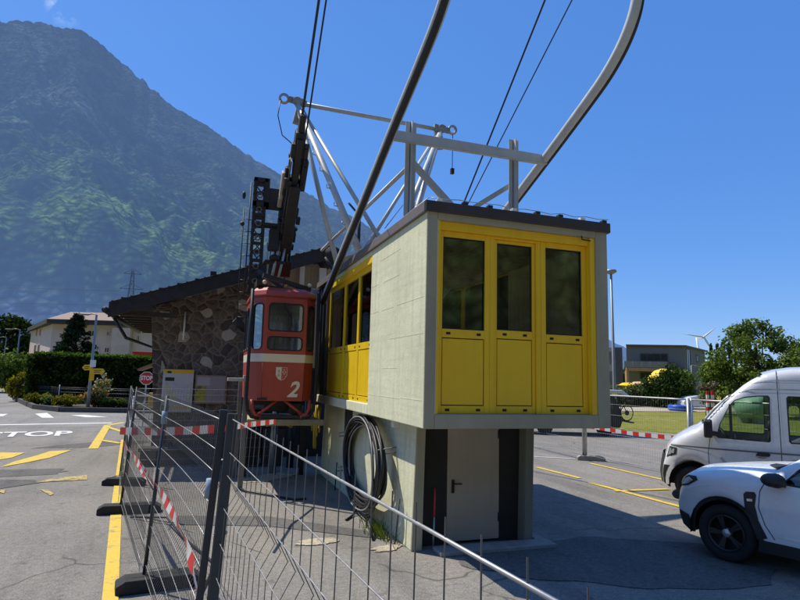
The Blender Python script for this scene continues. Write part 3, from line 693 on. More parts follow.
# ================================================================== A-FRAME TOWER BEHIND
tw = thing('cable_tower', 'slender grey tubular cable tower with two leaning A-frames and a top tie', 'tower', (3, 11, 4.5))
YA = 12.8; aL = PY(297, 103, YA); aR = PY(441, 130, YA)
L1, L2, R1, R2 = Vector((2.62, 11.9, 4.5)), Vector((2.63, 10.1, 4.5)), G(390, 256, 4.53), G(401, 262, 4.53)
for p, q, r in ((aL, L1, .055), (aL, L2, .068), (aR, R1, .055), (aR, R2, .065)):
    b = MB(); b.tube([p, Vector(p).lerp(q, .5), q], r, 12); l = b.build('tower_leg', m_steel_w, tw)
    if r > .06:
        for i in range(7):
            s = Vector(p).lerp(q, .18 + i * .11); k = MB(); k.tube([s, s + Vector((.0, -.02, .0)) + Vector((-.14, 0, .0)), s + Vector((-.14, -.02, .07))], .01, 6); k.build('step_iron', m_steel, l)
b = MB(); b.tube([aL, aR], .05, 10); b.build('top_tie', m_steel_w, tw)
b = MB(); b.tube([aL + Vector((.1, 0, -.1)), R1], .045, 8); b.build('cross_tie', m_steel_w, tw)
b = MB(); b.tube([aR + Vector((-.05, 0, -.05)), L2], .04, 8); b.build('cross_tie', m_steel_w, tw)
for a, sgn in ((aL, -1), (aR, 1)):
    b = MB(); b.beam(a + Vector((-.20, -.02, .05)), a + Vector((.22, -.02, .0)), .10, .12); b.disc(a + Vector((0, -.08, 0)), (0, 1, 0), .11, .05, 14); b.beam(a + Vector((-.12, .02, .1)), a + Vector((.14, .02, .1)), .05, .06); b.beam(a + Vector((-.1 * sgn, 0, .02)), a + Vector((-.0, 0, -.5)), .14, .16); b.build('saddle_plate', M('rust_stained_steel', (.34, .32, .28), .7, metal=.3, var=.4, vscale=8), tw, .01)
    b = MB(); b.lathe(a + Vector((sgn * .30, -.02, .04)), (0, 1, .2), [(.07, -.02), (.125, -.02), (.125, .02), (.07, .02), (.07, -.02)], 18); b.build('lifting_eye', m_steel, tw)
b = MB(); b.tube([aL + Vector((-.38, -.05, 0)), aL + Vector((-.42, -.05, -.4)), aL + Vector((-.3, -.05, -.85)), aL + Vector((-.02, -.05, -1.05))], .012, 6); b.build('earth_wire', m_cable, tw)
b = MB(); b.tube([aR + Vector((.3, -.05, -.1)), aR + Vector((.3, -.05, -1.0))], .01, 6); b.box(tuple(aR + Vector((.26, -.09, -1.12))), tuple(aR + Vector((.34, -.01, -.98)))); b.build('earth_wire', m_cable, tw)

# ---- ropes
def rope(label, p, q, r, sag=0.0, mat=m_cable, grp=None):
    p, q = Vector(p), Vector(q); b = MB(); n = 14
    b.tube([p.lerp(q, i / n) + Vector((0, 0, -sag * 4 * (i / n) * (1 - i / n))) for i in range(n + 1)], r, 6)
    o = b.build('cable', mat); return tag(o, label, 'cable', grp)
cx = 1.62
def cab(y): return 7.0 + (11.8 - y) * 1.17
rope('thick black track cable above the red cabin, left one of the pair', (cx - .02, 16.2, cab(16.2)), (cx - .02, 2, cab(2)), .026)
rope('thinner dark cable right of the track cable above the cabin', (cx + .13, 15.9, cab(15.9) + .25), (cx + .13, 2, cab(2) + .1), .018)
def onx(x, a, b_, y0, y1):
    p, q = PX(a[0], a[1], x), PX(b_[0], b_[1], x); d = (q - p) / (q.y - p.y); return p + d * (y0 - p.y), p + d * (y1 - p.y)
rope('thick cable rising behind the crossed braces on the roof, left of two', *onx(6.1, (463, 205), (545, 0), 17.5, 2), .022)
rope('thin cable rising behind the roof beam, right of two', *onx(6.1, (470, 200), (572, 0), 17.5, 2), .014)
rope('thin grey stay wire slanting down to the roof left of the frame post', PY(403, 205, 12), G(385, 228, 4.53), .008)

# ================================================================== RED CABIN WITH HANGER AND CARRIAGE
cb = thing('cable_car_cabin', 'red cable car cabin number 2 with cream stripe, hanging beside the platform', 'cable car', (1.53, 12.9, 1.5))
yF, yB, xl, xr, xc = 11.7, 14.0, .885, 2.175, 1.53
xa, xb = 1.125, 1.955                                        # flat front between the two angled corner panels
def ring(z, k, top=0.0):
    """eight-cornered outline at height z, shrunk by k"""
    pts = [(xa, yF), (xb, yF), (xr, yF + .30), (xr, yB - .30), (xb, yB), (xa, yB), (xl, yB - .30), (xl, yF + .30)]
    cyy = (yF + yB) / 2
    return [Vector((xc + (x - xc) * k, cyy + (y - cyy) * k, z)) for x, y in pts]
def skin(mb, za, ka, zb_, kb, i):
    a, c_ = ring(za, ka), ring(zb_, kb); j = (i + 1) % 8
    return a[i], a[j], c_[j], c_[i]
def lerp4(q, u, v): return (q[0].lerp(q[1], u)).lerp(q[3].lerp(q[2], u), v)
# faces run 0 front, 1 right corner, 2 right side (door), 3, 4 back, 5, 6 left side, 7 left corner
b = MB()
zs_, ks_ = [1.78, 2.54, 2.70], [.972, .992, 1.0]
for i in range(8):
    q = skin(b, 1.78, .972, 2.54, .995, i); b.add(q, [(0, 1, 2, 3)])
b.add(ring(1.78, .972), [tuple(range(8))])
body = b.build('body', m_red, cb)
b = MB()
for i in range(8): b.add(skin(b, 2.54, .9955, 2.70, 1.0005, i), [(0, 1, 2, 3)])
b.build('stripe', m_cream, cb)
b = MB(); lv = [(3.84, .985), (3.88, 1.02), (3.97, .99), (4.04, .90), (4.08, .6)]
for (za, ka), (zb_, kb) in zip(lv[:-1], lv[1:]):
    for i in range(8): b.add(skin(b, za, ka, zb_, kb, i), [(0, 1, 2, 3)])
b.add(ring(4.08, .6), [tuple(range(8))]); b.build('roof', m_red, cb)
# window band 2.74 - 3.74: red mullions and rounded panes with black seals
WIN = {0: [(.09, .91, .42, .97), (.09, .91, .04, .30)], 7: [(.14, .86, .05, .96)], 1: [(.14, .86, .05, .96)], 4: [(.09, .91, .05, .96)], 3: [(.14, .86, .05, .96)], 5: [(.14, .86, .05, .96)],
       2: [(.05, .47, .05, .96), (.53, .95, .05, .96)], 6: [(.03, .32, .05, .96), (.36, .64, .05, .96), (.68, .97, .05, .96)]}
def rrect(u0, u1, v0, v1, ru, rv, n=4):
    out = []
    for cu, cv, a0 in ((u1 - ru, v1 - rv, 0), (u0 + ru, v1 - rv, 90), (u0 + ru, v0 + rv, 180), (u1 - ru, v0 + rv, 270)):
        for k in range(n + 1):
            a = R(a0 + 90 * k / n); out.append((cu + ru * math.cos(a), cv + rv * math.sin(a)))
    return out
band = MB()
for i in range(8):
    band.add(skin(b, 2.70, 1.0, 2.74, 1.0, i), [(0, 1, 2, 3)]); band.add(skin(b, 3.74, .995, 3.84, .985, i), [(0, 1, 2, 3)])
    q = skin(b, 2.74, 1.0, 3.74, .995, i); n = (q[1] - q[0]).cross(q[3] - q[0]).normalized(); W_ = (q[1] - q[0]).length
    outer = [(0, 0), (1, 0), (1, 1), (0, 1)]; pts = [Vector(p) for p in outer]; loops = [list(range(4))]; polys = []
    for (u0, u1, v0, v1) in WIN[i]:
        rr = rrect(u0, u1, v0, v1, min(.075 / W_, (u1 - u0) * .4), .075); polys.append(rr); o = len(pts); pts += [Vector(p) for p in rr]; loops.append(list(range(o, o + len(rr))))
    edges = [(l[k], l[(k + 1) % len(l)]) for l in loops for k in range(len(l))]
    vs, _, fs, *_ = delaunay_2d_cdt(pts, edges, [], 1, 1e-5)
    def inside(p, poly):
        c_ = False
        for k in range(len(poly)):
            (x1, y1), (x2, y2) = poly[k], poly[k - 1]
            if (y1 > p[1]) != (y2 > p[1]) and p[0] < (x2 - x1) * (p[1] - y1) / (y2 - y1) + x1: c_ = not c_
        return c_
    keep = []
    for f_ in fs:
        cxy = sum((vs[k] for k in f_), Vector((0, 0))) / len(f_)
        if not any(inside(cxy, pl) for pl in polys): keep.append(f_)
    band.add([lerp4(q, p.x, p.y) for p in vs], keep)
    for pl in polys:
        g = MB(); g.add([lerp4(q, u, v) - n * .012 for u, v in pl], [tuple(range(len(pl)))]); w_ = g.build('window', m_glass_d, cb)
        s_ = MB(); s_.tube([lerp4(q, u, v) + n * .004 for u, v in pl], .013, 6, closed=True); s_.build('window_seal', m_black, w_)
band.build('window_band', m_red, cb)
b = MB(); b.box((xa + .05, yF - .014, 3.055), (xb - .05, yF + .01, 3.085)); b.build('window_bar', m_red, cb)
b = MB(); b.add([p + Vector((0, 0, .03)) for p in ring(1.80, .95)], [tuple(range(8))]); b.build('cabin_floor', m_dark, cb)
b = MB(); b.cyl((1.7, 12.7, 1.85), (1.7, 12.7, 3.8), .022, 8); b.build('grab_pole', m_steel, cb)
b = MB(); b.box((1.0, 13.35, 1.86), (2.05, 13.6, 2.3)); b.build('bench', m_dark, cb, .03)
# crest and number on the front
def front_pt(px, py): p = PY(px, py, yF - .006); return p
def shield(x0, x1, z0, z1, y, half=None):
    xm = (x0 + x1) / 2; pts = []
    if half in (None, 'l'): pts += [(xm, z1), (x0, z1), (x0, z0 + (z1 - z0) * .4), (x0 + (xm - x0) * .4, z0 + (z1 - z0) * .13), (xm, z0)]
    else: pts += [(xm, z0), (x1 - (x1 - xm) * .4, z0 + (z1 - z0) * .13), (x1, z0 + (z1 - z0) * .4), (x1, z1), (xm, z1)]
    return [Vector((x, y, z)) for x, z in pts]
m_crest_r = M('crest_red', (.50, .10, .08), .5, var=.05)
def fy(z): return (yF + yB) / 2 + (yF - (yF + yB) / 2) * (.972 + (z - 1.78) / .76 * .023) - .008
sx0, sx1, sz0, sz1 = 1.395, 1.612, 2.18, 2.44
b = MB(); b.prism(shield(sx0, sx1, sz0, sz1, fy(2.3), 'l'), (0, .006, 0)); cr = b.build('crest', m_cream, cb)
b = MB(); b.prism(shield(sx0 + .01, sx1, sz0, sz1, fy(2.3) - .001, 'r'), (0, .006, 0)); b.build('crest_half', m_crest_r, cr)
b = MB(); b.tube([p + Vector((0, -.001, 0)) for p in shield(sx0, sx1, sz0, sz1, fy(2.3), 'l')[1:] + shield(sx0, sx1, sz0, sz1, fy(2.3), 'r')[1:]], .005, 5, closed=True); b.build('crest_rim', m_cream, cr)
b = MB()
xm = (sx0 + sx1) / 2
for k, (cxx, czz, mt_) in enumerate(((xm - .052, 2.37, 0), (xm + .052, 2.37, 1), (xm + .052, 2.29, 1), (xm - .052, 2.29, 0))):
    if mt_ == 0: b.tube([(cxx - .015, fy(2.3) - .003, czz - .03), (cxx, fy(2.3) - .003, czz + .03), (cxx + .015, fy(2.3) - .003, czz - .03)], .004, 4)
b.build('crest_marks', m_crest_r, cr)
b = MB()
for cxx, czz in ((xm + .052, 2.385), (xm + .052, 2.31), (xm + .03, 2.345), (xm + .075, 2.345)):
    star = []
    for k in range(10):
        a = math.pi / 2 + k * math.pi / 5; rr_ = .017 if k % 2 == 0 else .008; star.append(Vector((cxx + rr_ * math.cos(a), fy(2.3) - .004, czz + rr_ * math.sin(a))))
    b.prism(star, (0, .003, 0))
b.build('crest_stars', m_cream, cr)
text_mesh('number', '2', .42, m_cream, Matrix.Translation((1.735, fy(2.0) - .002, 1.995)) @ Matrix.Rotation(R(90), 4, 'X'), cb, shear=.32, bold=.012, squash=.95)
b = MB(); rg_ = ring(3.845, .992); b.tube(rg_, .014, 6, closed=True); b.build('roof_gutter', M('dark_red_trim', (.16, .03, .02), .5, var=.2), cb)
b = MB()
for i in (0, 7):
    for z_, k_ in ((1.83, .9738), (2.50, .9935)):
        q_ = ring(z_, k_); a_, c_ = q_[i], q_[(i + 1) % 8]; n_r = 10 if i == 0 else 4
        for k in range(n_r): b.ball(a_.lerp(c_, (k + .5) / n_r), .008, 6, 4)
b.build('rivets', m_red, cb)
for i in (0, 1):
    b = MB(); b.tube([ring(1.80, .974)[i], ring(2.54, .9965)[i]], .006, 5); b.build('panel_seam', M('dark_red_trim', (.16, .03, .02), .5), cb)
b = MB(); b.tube([(xc - .05, yF - .02, 3.72), (xc + .12, yF - .025, 3.42)], .008, 5); b.tube([(xc + .10, yF - .028, 3.55), (xc + .14, yF - .028, 3.25)], .007, 5); b.build('wiper', m_black, cb)
# underframe
b = MB(); ub = 1.47
for x in (xl + .10, xr - .10):
    s = 1 if x < xc else -1
    b.tube([(x - .02 * s, yF + .06, 1.80), (x - .01 * s, yF + .04, 1.62), (x + .05 * s, yF + .04, 1.50), (x + .16 * s, yF + .05, ub)], .038, 10)
    b.tube([(x + .12 * s, yF + .06, 1.52), (xc - .08 * s, yF + .10, 1.78)], .028, 8)
b.build('underframe', m_red, cb)
b = MB(); b.beam((xl + .2, yF + .08, ub), (xr - .2, yF + .08, ub), .06, .05); b.beam((xl + .2, yB - .2, ub), (xr - .2, yB - .2, ub), .06, .05); b.beam((xl + .25, yF + .1, ub), (xl + .25, yB - .2, ub), .05, .05); b.beam((xr - .25, yF + .1, ub), (xr - .25, yB - .2, ub), .05, .05)
b.beam((xl + .1, yF + .5, 1.72), (xr - .1, yF + .5, 1.72), .1, .08); b.box((1.25, 12.2, 1.55), (1.75, 13.2, 1.75)); b.box((1.72, 11.95, 1.52), (1.95, 12.3, 1.72)); b.build('chassis', m_steel_d, cb)
for x, s in ((xl + .03, 1), (xr - .03, -1)):                 # black bumper rails at the corners
    b = MB(); b.tube([(x - .05 * s, yF + .10, 3.98), (x - .055 * s, yF + .07, 3.0), (x - .06 * s, yF + .05, 1.85), (x - .03 * s, yF + .03, 1.60), (x + .06 * s, yF + .02, 1.47), (x + .2 * s, yF + .02, 1.44)], .033, 8); b.build('bumper_rail', m_black, cb)
b = MB(); b.box((xa - .07, yF + .0, 1.80), (xa + .12, yF + .06, 1.84)); b.build('step', m_black, cb)
# roof gear
hg = MB()
hx0, hx1, hy = .83, 1.11, 12.9
for y in (hy - .09, hy + .09):
    for x in (hx0 + .03, hx1 - .03): hg.box((x - .03, y - .012, 4.02), (x + .03, y + .012, 6.55))
for i in range(13):
    z = 4.15 + i * .19; hg.box((hx0 + .06, hy - .10, z), (hx1 - .06, hy - .085, z + .075)); hg.box((hx0, hy - .075, z), (hx0 + .015, hy + .075, z + .06))
for i in range(9):
    z = 4.2 + i * .25; hg.beam((hx0 + .04, hy + .09, z), (hx1 - .04, hy + .09, z + .25) if i % 2 else (hx1 - .04, hy + .09, z + .24), .03, .02); hg.beam((hx1 - .04, hy - .09, z), (hx0 + .04, hy - .09, z + .25), .03, .02)
hang = hg.build('hanger', m_steel_d, cb)
for i in range(7):
    b = MB(); b.disc((.965, hy - .115, 4.30 + i * .32), (0, 1, 0), .065, .02, 14, .04); b.build('hanger_ring', M('worn_steel', (.16, .155, .15), .5, metal=.5, var=.3, vscale=12), hang)
b = MB(); b.tube([(hx0 - .07, hy - .05, 4.0), (hx0 - .06, hy - .05, 6.5)], .014, 6); b.tube([(hx0 - .19, hy - .05, 3.2), (hx0 - .18, hy - .05, 5.9)], .012, 6)
for i in range(9): b.tube([(hx0 - .19, hy - .05, 3.5 + i * .27), (hx0 - .0, hy - .05, 3.5 + i * .27)], .009, 5)
b.ball((hx0 - .2, hy - .06, 5.55), .05); b.ball((hx0 - .2, hy - .05, 6.2), (.04, .04, .09)); b.build('ladder', m_steel_d, hang)
b = MB()                                                    # box bracket at the hanger head
for a, c_ in (((hx0, 6.55), (hx1 + .02, 6.63)), ((hx0, 5.98), (hx1 + .35, 6.08)), ((hx0, 5.98), (hx0 + .07, 6.63)), ((hx1 - .05, 5.98), (hx1 + .06, 6.63)), ((hx0 + .07, 5.55), (hx1 + .3, 5.62)), ((hx0, 5.75), (hx1, 5.82))):
    b.box((a[0], hy - .12, a[1]), (c_[0], hy + .12, c_[1]))
b.box((hx1, hy - .1, 6.05), (cx + .02, hy + .1, 6.42)); b.build('head_bracket', m_steel_d, hang)
b = MB()
for y in (12.2, 12.9, 13.6): b.beam((.98, y, 4.12), (2.1, y, 4.02), .08, .07)
b.beam((1.0, 12.0, 4.16), (1.0, 13.8, 4.16), .1, .12); b.beam((2.0, 12.0, 4.08), (2.0, 13.8, 4.08), .08, .08); b.beam((1.05, 11.85, 4.28), (2.05, 12.0, 4.07), .09, .09); b.beam((1.0, 12.6, 4.5), (1.5, 12.3, 4.12), .06, .08); b.build('roof_frame', m_steel_d, cb)
for x in (1.1, 1.55, 2.02):
    b = MB(); b.ball((x, 11.95, 4.16), .045); b.build('roof_lamp', m_cream, cb)
# carriage: long cheek plates, rollers, brake boxes along the track cable
car = MB(); u = Vector((0, -1, 1.17)).normalized(); w = Vector((1, 0, 0)); nn = w.cross(u)
c0 = Vector((cx, 12.55, cab(12.55) - .12)); KS = 1.15
def cbx(mb, s0, s1, a0, a1, n0, n1): mb.add([c0 + u * s * KS + w * a * .78 + nn * n_ * 1.05 for s in (s0, s1) for a in (a0, a1) for n_ in (n0, n1)], [(0, 1, 3, 2), (4, 6, 7, 5), (0, 4, 5, 1), (2, 3, 7, 6), (0, 2, 6, 4), (1, 5, 7, 3)])
sg = -1 if nn.z > 0 else 1
def cB(mb, s0, s1, a0, a1, h0, h1): cbx(mb, s0, s1, a0, a1, min(sg * -h0, sg * -h1), max(sg * -h0, sg * -h1))
cB(car, -1.3, 1.35, -.10, .07, -.20, .06); cB(car, -1.5, .95, -.20, -.17, -.24, .14); cB(car, -1.5, 1.1, .13, .16, -.24, .14); cB(car, -.9, .5, -.16, .12, -.34, -.12); cB(car, .9, 1.45, -.14, .10, -.12, .16); cB(car, 1.4, 1.75, -.09, .07, -.06, .13)
cB(car, 1.0, 1.25, -.22, .2, -.16, -.02); cB(car, .3, .55, -.24, .22, .05, .24); cB(car, -.45, -.1, -.25, .2, .08, .2); cB(car, -1.45, -1.1, -.26, .22, -.3, -.05); cB(car, -.75, -.55, .12, .26, -.1, .2); cB(car, .6, .85, .12, .24, -.2, .02); cB(car, -1.2, -.3, -.3, -.2, -.16, .06); cB(car, .2, .75, -.28, -.2, -.05, .10)
gr_ = random.Random(12)
for i in range(34):
    s0 = gr_.uniform(-1.5, 1.3); a0 = gr_.choice((-.30, -.22, .12, .18)); h0 = gr_.uniform(-.30, .12); cB(car, s0, s0 + gr_.uniform(.05, .22), a0, a0 + gr_.uniform(.05, .13), h0, h0 + gr_.uniform(.05, .16))
cg = car.build('carriage', m_steel_d, cb, .012)
for s in (-1.25, -.75, -.25, .25, .75):
    b = MB(); b.disc(c0 + u * s * KS + Vector((0, 0, .03)), w, .18, .14, 16); b.build('roller', M('roller_steel', (.10, .095, .09), .5, metal=.5, var=.3), cg)
b = MB(); cB(b, .05, .62, -.34, -.24, .02, .20); cB(b, -.1, .1, -.36, -.24, .05, .13); b.build('brake_housing', M('faded_cream_metal', (.42, .37, .30), .6, var=.3, vscale=10), cg, .02)
b = MB(); cB(b, .35, .95, .17, .30, -.12, .06); cB(b, .95, 1.25, .20, .27, -.02, .03); b.build('side_housing', M('rusty_dark_metal', (.055, .045, .04), .7, metal=.0, var=.4, vscale=9), cg, .02)
b = MB(); b.tube([(1.5, hy, 5.4), (1.28, hy - .1, 4.15)], .035, 8); b.tube([(1.62, hy, 5.3), (1.42, hy - .1, 4.1)], .028, 8); b.tube([(1.2, hy, 5.2), (1.25, hy, 4.15)], .015, 6); b.tube([(1.3, hy, 5.2), (1.18, hy, 4.15)], .015, 6); b.build('damper_strut', m_steel, cg)
b = MB(); b.box((1.22, hy - .1, 5.02), (1.45, hy + .1, 5.50)); b.ball((1.36, hy - .08, 4.85), (.12, .1, .08)); b.box((1.15, hy - .08, 4.72), (1.6, hy + .02, 4.80)); b.build('damper_block', m_steel_d, cg, .02)

# ================================================================== STONE STATION BUILDING
YW = 16.3; xw0 = PY(156.5, 430, YW).x; xwt = PY(151.5, 306, YW).x; YR = 15.45
eL = PY(111, 309, YR); eR = PY(333, 252, YR)
sb = thing('station_building', 'dark stone station building with a sloping black roof and beige wooden gable', 'building', (1, YW + 3, 0))
def roof_z(x): return eL.z + (eR.z - eL.z) * (x - eL.x) / (eR.x - eL.x)
m_stone, nt, out = newmat('dark_rubble_stone')
v = pos(nt); bs = N(nt, 'ShaderNodeBsdfPrincipled', Roughness=.85)
wob = nt.nodes.new('ShaderNodeTexNoise'); wob.inputs['Scale'].default_value = 2.5; L(nt, v, wob.inputs['Vector'])
sc = nt.nodes.new('ShaderNodeVectorMath'); sc.operation = 'SCALE'; sc.inputs[3].default_value = .22; L(nt, wob.outputs['Color'], sc.inputs[0])
av = nt.nodes.new('ShaderNodeVectorMath'); av.operation = 'ADD'; L(nt, v, av.inputs[0]); L(nt, sc.outputs[0], av.inputs[1])
v1 = nt.nodes.new('ShaderNodeTexVoronoi'); v1.inputs['Scale'].default_value = 4.4; L(nt, av.outputs[0], v1.inputs['Vector'])
v2 = nt.nodes.new('ShaderNodeTexVoronoi'); v2.feature = 'DISTANCE_TO_EDGE'; v2.inputs['Scale'].default_value = 4.4; L(nt, av.outputs[0], v2.inputs['Vector'])
hsv = nt.nodes.new('ShaderNodeSeparateColor'); L(nt, v1.outputs['Color'], hsv.inputs[0])
c = ramp(nt, hsv.outputs[0], [(0, (.065, .057, .050)), (.35, (.125, .103, .085)), (.65, (.17, .135, .105)), (1, (.115, .10, .088))])
c = mixc(nt, .8, c, ramp(nt, noise(nt, v, 9, 5, .7), [(.3, .6), (.7, 1.4)]), 'MULTIPLY')
ed = ramp(nt, v2.outputs['Distance'], [(.015, 1.0), (.075, 0.0)])
c = mixc(nt, ed, c, (.235, .20, .165)); L(nt, c, bs.inputs['Base Color'])
bp = N(nt, 'ShaderNodeBump', Strength=1.0, Distance=.12); L(nt, v2.outputs['Distance'], bp.inputs['Height']); L(nt, bp.outputs[0], bs.inputs['Normal']); L(nt, bs.outputs[0], out.inputs[0])
xr0 = 1.55
b = MB(); b.prism([(xw0, YW, 0), (xr0, YW, 0), (xr0, YW, roof_z(xr0) - .1), (xwt, YW, roof_z(xwt) - .1)], (0, .4, 0)); b.prism([(xw0, YW + .4, 0), (xw0 + .5, YW + .4, 0), (xw0 + .5, YW + .4, roof_z(xwt) - .1), (xwt, YW + .4, roof_z(xwt) - .1)], (0, 6.6, 0)); sw = b.build('stone_wall', m_stone, sb)
b = MB(); b.prism([(xr0, YW + .05, 2.5), (4.2, YW + .05, 2.5), (4.2, YW + .05, roof_z(4.2) - .1), (xr0, YW + .05, roof_z(xr0) - .1)], (0, .2, 0)); sd = b.build('siding', m_siding, sb)
for i in range(12):
    b = MB(); x = xr0 + .1 + i * .23; b.box((x, YW + .025, 2.5), (x + .03, YW + .051, roof_z(x) - .12)); b.build('batten', m_siding, sd)
b = MB(); b.box((2.45, YW - .12, 4.6), (2.58, YW + .04, 5.5)); b.box((3.0, YW - .12, 4.5), (3.2, YW + .04, 5.35)); b.build('siding_post', m_white, sd)
b = MB(); b.box((xr0, YW + .6, 0), (4.2, YW + .8, 2.5)); b.box((xr0, YW + .0, 2.44), (4.2, YW + .28, 2.5)); b.build('recess_wall', m_dark, sb)
def roofbar(x0, x1, y0, y1, lo, hi, name, mat, par, bev=.01):
    b = MB(); b.prism([(x0, y0, roof_z(x0) + lo), (x1, y0, roof_z(x1) + lo), (x1, y0, roof_z(x1) + hi), (x0, y0, roof_z(x0) + hi)], (0, y1 - y0, 0)); return b.build(name, mat, par, bev)
rfx = roofbar(eL.x, eR.x, YR, YR + 8, .0, .17, 'roof', m_roof_blk, sb)
roofbar(eL.x - .05, eR.x + .03, YR - .06, YR - .002, -.19, .19, 'bargeboard', m_roof_blk, rfx)
b = MB(); 
for i in range(26):
    x = eL.x + (eR.x - eL.x) * i / 26; b.box((x, YR - .08, roof_z(x) + .175), (x + .12, YR + 8, roof_z(x) + .205 + .02 * (i % 2)))
b.build('slate_course', m_roof_blk, rfx)
b = MB(); b.tube([(eL.x - .12, YR - .1, eL.z - .03), (eL.x - .12, YR + 8, eL.z - .03)], .075, 8); b.tube([(eL.x - .12, YR + 1.5, eL.z - .08), (eL.x + .2, YR + 1.6, eL.z - .6), (xw0 - .1, YW + .6, eL.z - .9), (xw0 - .1, YW + .6, 0)], .045, 8); b.build('gutter', m_steel_d, rfx)
b = MB()
for i in range(9): b.box((eL.x + .08, YR + .15 + i * .85, eL.z - .12), (xw0 + .3, YR + .27 + i * .85, eL.z + .0))
b.box((eL.x + .02, YR, eL.z - .01), (eL.x + .1, YR + 8, eL.z + .0)); b.build('rafter', M('dark_rafter_wood', (.045, .03, .02), .8, var=.4, vscale=8), rfx)
b = MB(); b.cyl((eR.x - .02, YR - .12, eR.z - .1), (eR.x - .02, YR + 1.5, eR.z - .1), .24, 14); b.build('ridge_beam_end', m_roof_blk, rfx)
b = MB(); b.box((.05, YR + .2, roof_z(.05) + .2), (.2, YR + .35, roof_z(.05) + .36)); b.build('roof_vent', m_steel_d, rfx)
m_pale = M('pale_stone', (.42, .40, .34), .85, var=.22, vscale=5, bump=.5)
for k, (px, py, s) in enumerate([(165, 315, 5), (208, 313, 6), (183, 338, 5.5), (229, 335, 6), (207, 362, 6.5), (155, 366, 7), (189, 295, 3), (221, 289, 4.5), (243, 305, 6)]):
    p0 = PY(px, py, YW - .012); g = random.Random(k + 3); pts = []
    for i in range(7):
        a = i * math.pi / 3.5 + g.uniform(-.35, .35); r_ = s * .029 * g.uniform(.65, 1.25); x_ = p0.x + r_ * math.cos(a) * 1.05
        if k == 5: x_ = max(x_, xw0 - .01)
        pts.append((x_, YW - .012, p0.z + r_ * math.sin(a) * .95))
    b = MB(); b.prism(pts, (0, .03, 0)); b.build('pale_stone', m_pale, sw, .006)
b = MB(); b.box((xw0 - .3, YW - .55, 0), (1.5, YW - .02, .34)); b.box((xw0 - .35, YW - .6, .34), (.15, YW - .04, .42)); b.build('low_wall', M('dark_coping', (.10, .095, .085), .9, var=.3, vscale=4, bump=.4), sb, .015)
# wall things
p0 = PY(184.5, 324, YW - .05)
b = MB(); b.tube([(p0.x, YW - .05, p0.z - .42), (p0.x, YW - .05, p0.z + .32)], .022, 8); b.box((p0.x - .04, YW - .05, p0.z - .3), (p0.x + .04, YW, p0.z - .26)); tag(b.build('wall_rod', m_white), 'short white upright rod fixed to the dark stone wall', 'rod')
wl = thing('wall_floodlight', 'dark tubular floodlight on the stone wall left of the red cabin, lens facing left', 'floodlight', tuple(PY(238, 323, 15.9)))
p0 = PY(235, 320, 15.6); p1 = PY(247, 331, 15.6)
b = MB(); b.tube([p0, p0.lerp(p1, .25), p1], [.10, .11, .085], 12); b.tube([p1, p1 + Vector((.1, .6, .1))], .03, 6); b.build('lamp_body', m_plastic, wl)
b = MB(); b.disc(p0 + (p0 - p1).normalized() * .01, p0 - p1, .095, .02, 16); b.build('lens', m_lens, wl)

def board(x0, x1, z0, z1, y): 
    b = MB(); b.box((x0, y, z0), (x1, y + .03, z1)); return b
pa, pb = PY(163.5, 369, YW - .1), PY(190.5, 410, YW - .1)
ib = thing('timetable_board', 'white map board with a yellow header on the stone wall', 'notice board', ((pa.x + pb.x) / 2, YW - .1, pb.z))
x0, x1, z1, z0 = pa.x, pb.x + .02, pa.z, pb.z - .06
m_map, nt, out = newmat('printed_map'); v = pos(nt); bs = N(nt, 'ShaderNodeBsdfPrincipled', Roughness=.4)
n1 = noise(nt, v, 3.2, 3, .6); c = ramp(nt, n1, [(.36, (.50, .52, .60)), (.5, (.56, .56, .56)), (.58, (.56, .50, .34)), (.68, (.52, .55, .52))])
n2 = noise(nt, mapping(nt, v, (6, 1, 26)), 2.0, 2, .6); c = mixc(nt, ramp(nt, n2, [(.58, 0.0), (.66, .4)]), c, (.22, .22, .24)); L(nt, c, bs.inputs['Base Color']); L(nt, bs.outputs[0], out.inputs[0])
board(x0, x1, z0, z1, YW - .10).build('panel', M('board_white', (.56, .57, .58), .5, var=.04), ib, .008)
board(x0 + .01, x1 - .01, z1 - .10, z1 - .005, YW - .106).build('header', m_sign_y, ib)
board(x0 + .10, x0 + .20, z1 - .10, z1 - .05, YW - .110).build('header_mark', m_plastic, ib)
board(x0 + .06, x0 + .28, z1 - .30, z1 - .21, YW - .106).build('title_block', m_plastic, ib)
board(x0 + .04, x1 - .04, z0 + .22, z1 - .34, YW - .106).build('printed_map', m_map, ib)
board(x0 + .22, x1 - .03, z0 + .09, z0 + .14, YW - .106).build('footer', m_sign_y, ib)
board(x0 + .02, x0 + .2, z0 + .02, z0 + .18, YW - .108).build('footer_print', M('print_grey', (.2, .21, .2), .6), ib)
pa, pb = PY(197, 376, YW - .1), PY(224, 403, YW - .1)
nb = thing('notice_case', 'pinkish grey glazed notice case with a yellow poster, right of the map board', 'notice board', ((pa.x + pb.x) / 2, YW - .1, pb.z))
board(pa.x - .03, pb.x + .04, pb.z - .03, pa.z + .03, YW - .08).build('case_frame', m_wood, nb, .006)
board(pa.x, pb.x, pb.z, pa.z, YW - .086).build('backing', M('notice_backing', (.36, .31, .30), .6, var=.08), nb)
board(pa.x + .02, pa.x + .34, pa.z - .24, pa.z - .03, YW - .090).build('notice_sheet', M('notice_paper', (.44, .41, .42), .6), nb)
m_post_y, nt, out = newmat('yellow_poster'); v = pos(nt); bs = N(nt, 'ShaderNodeBsdfPrincipled', Roughness=.5)
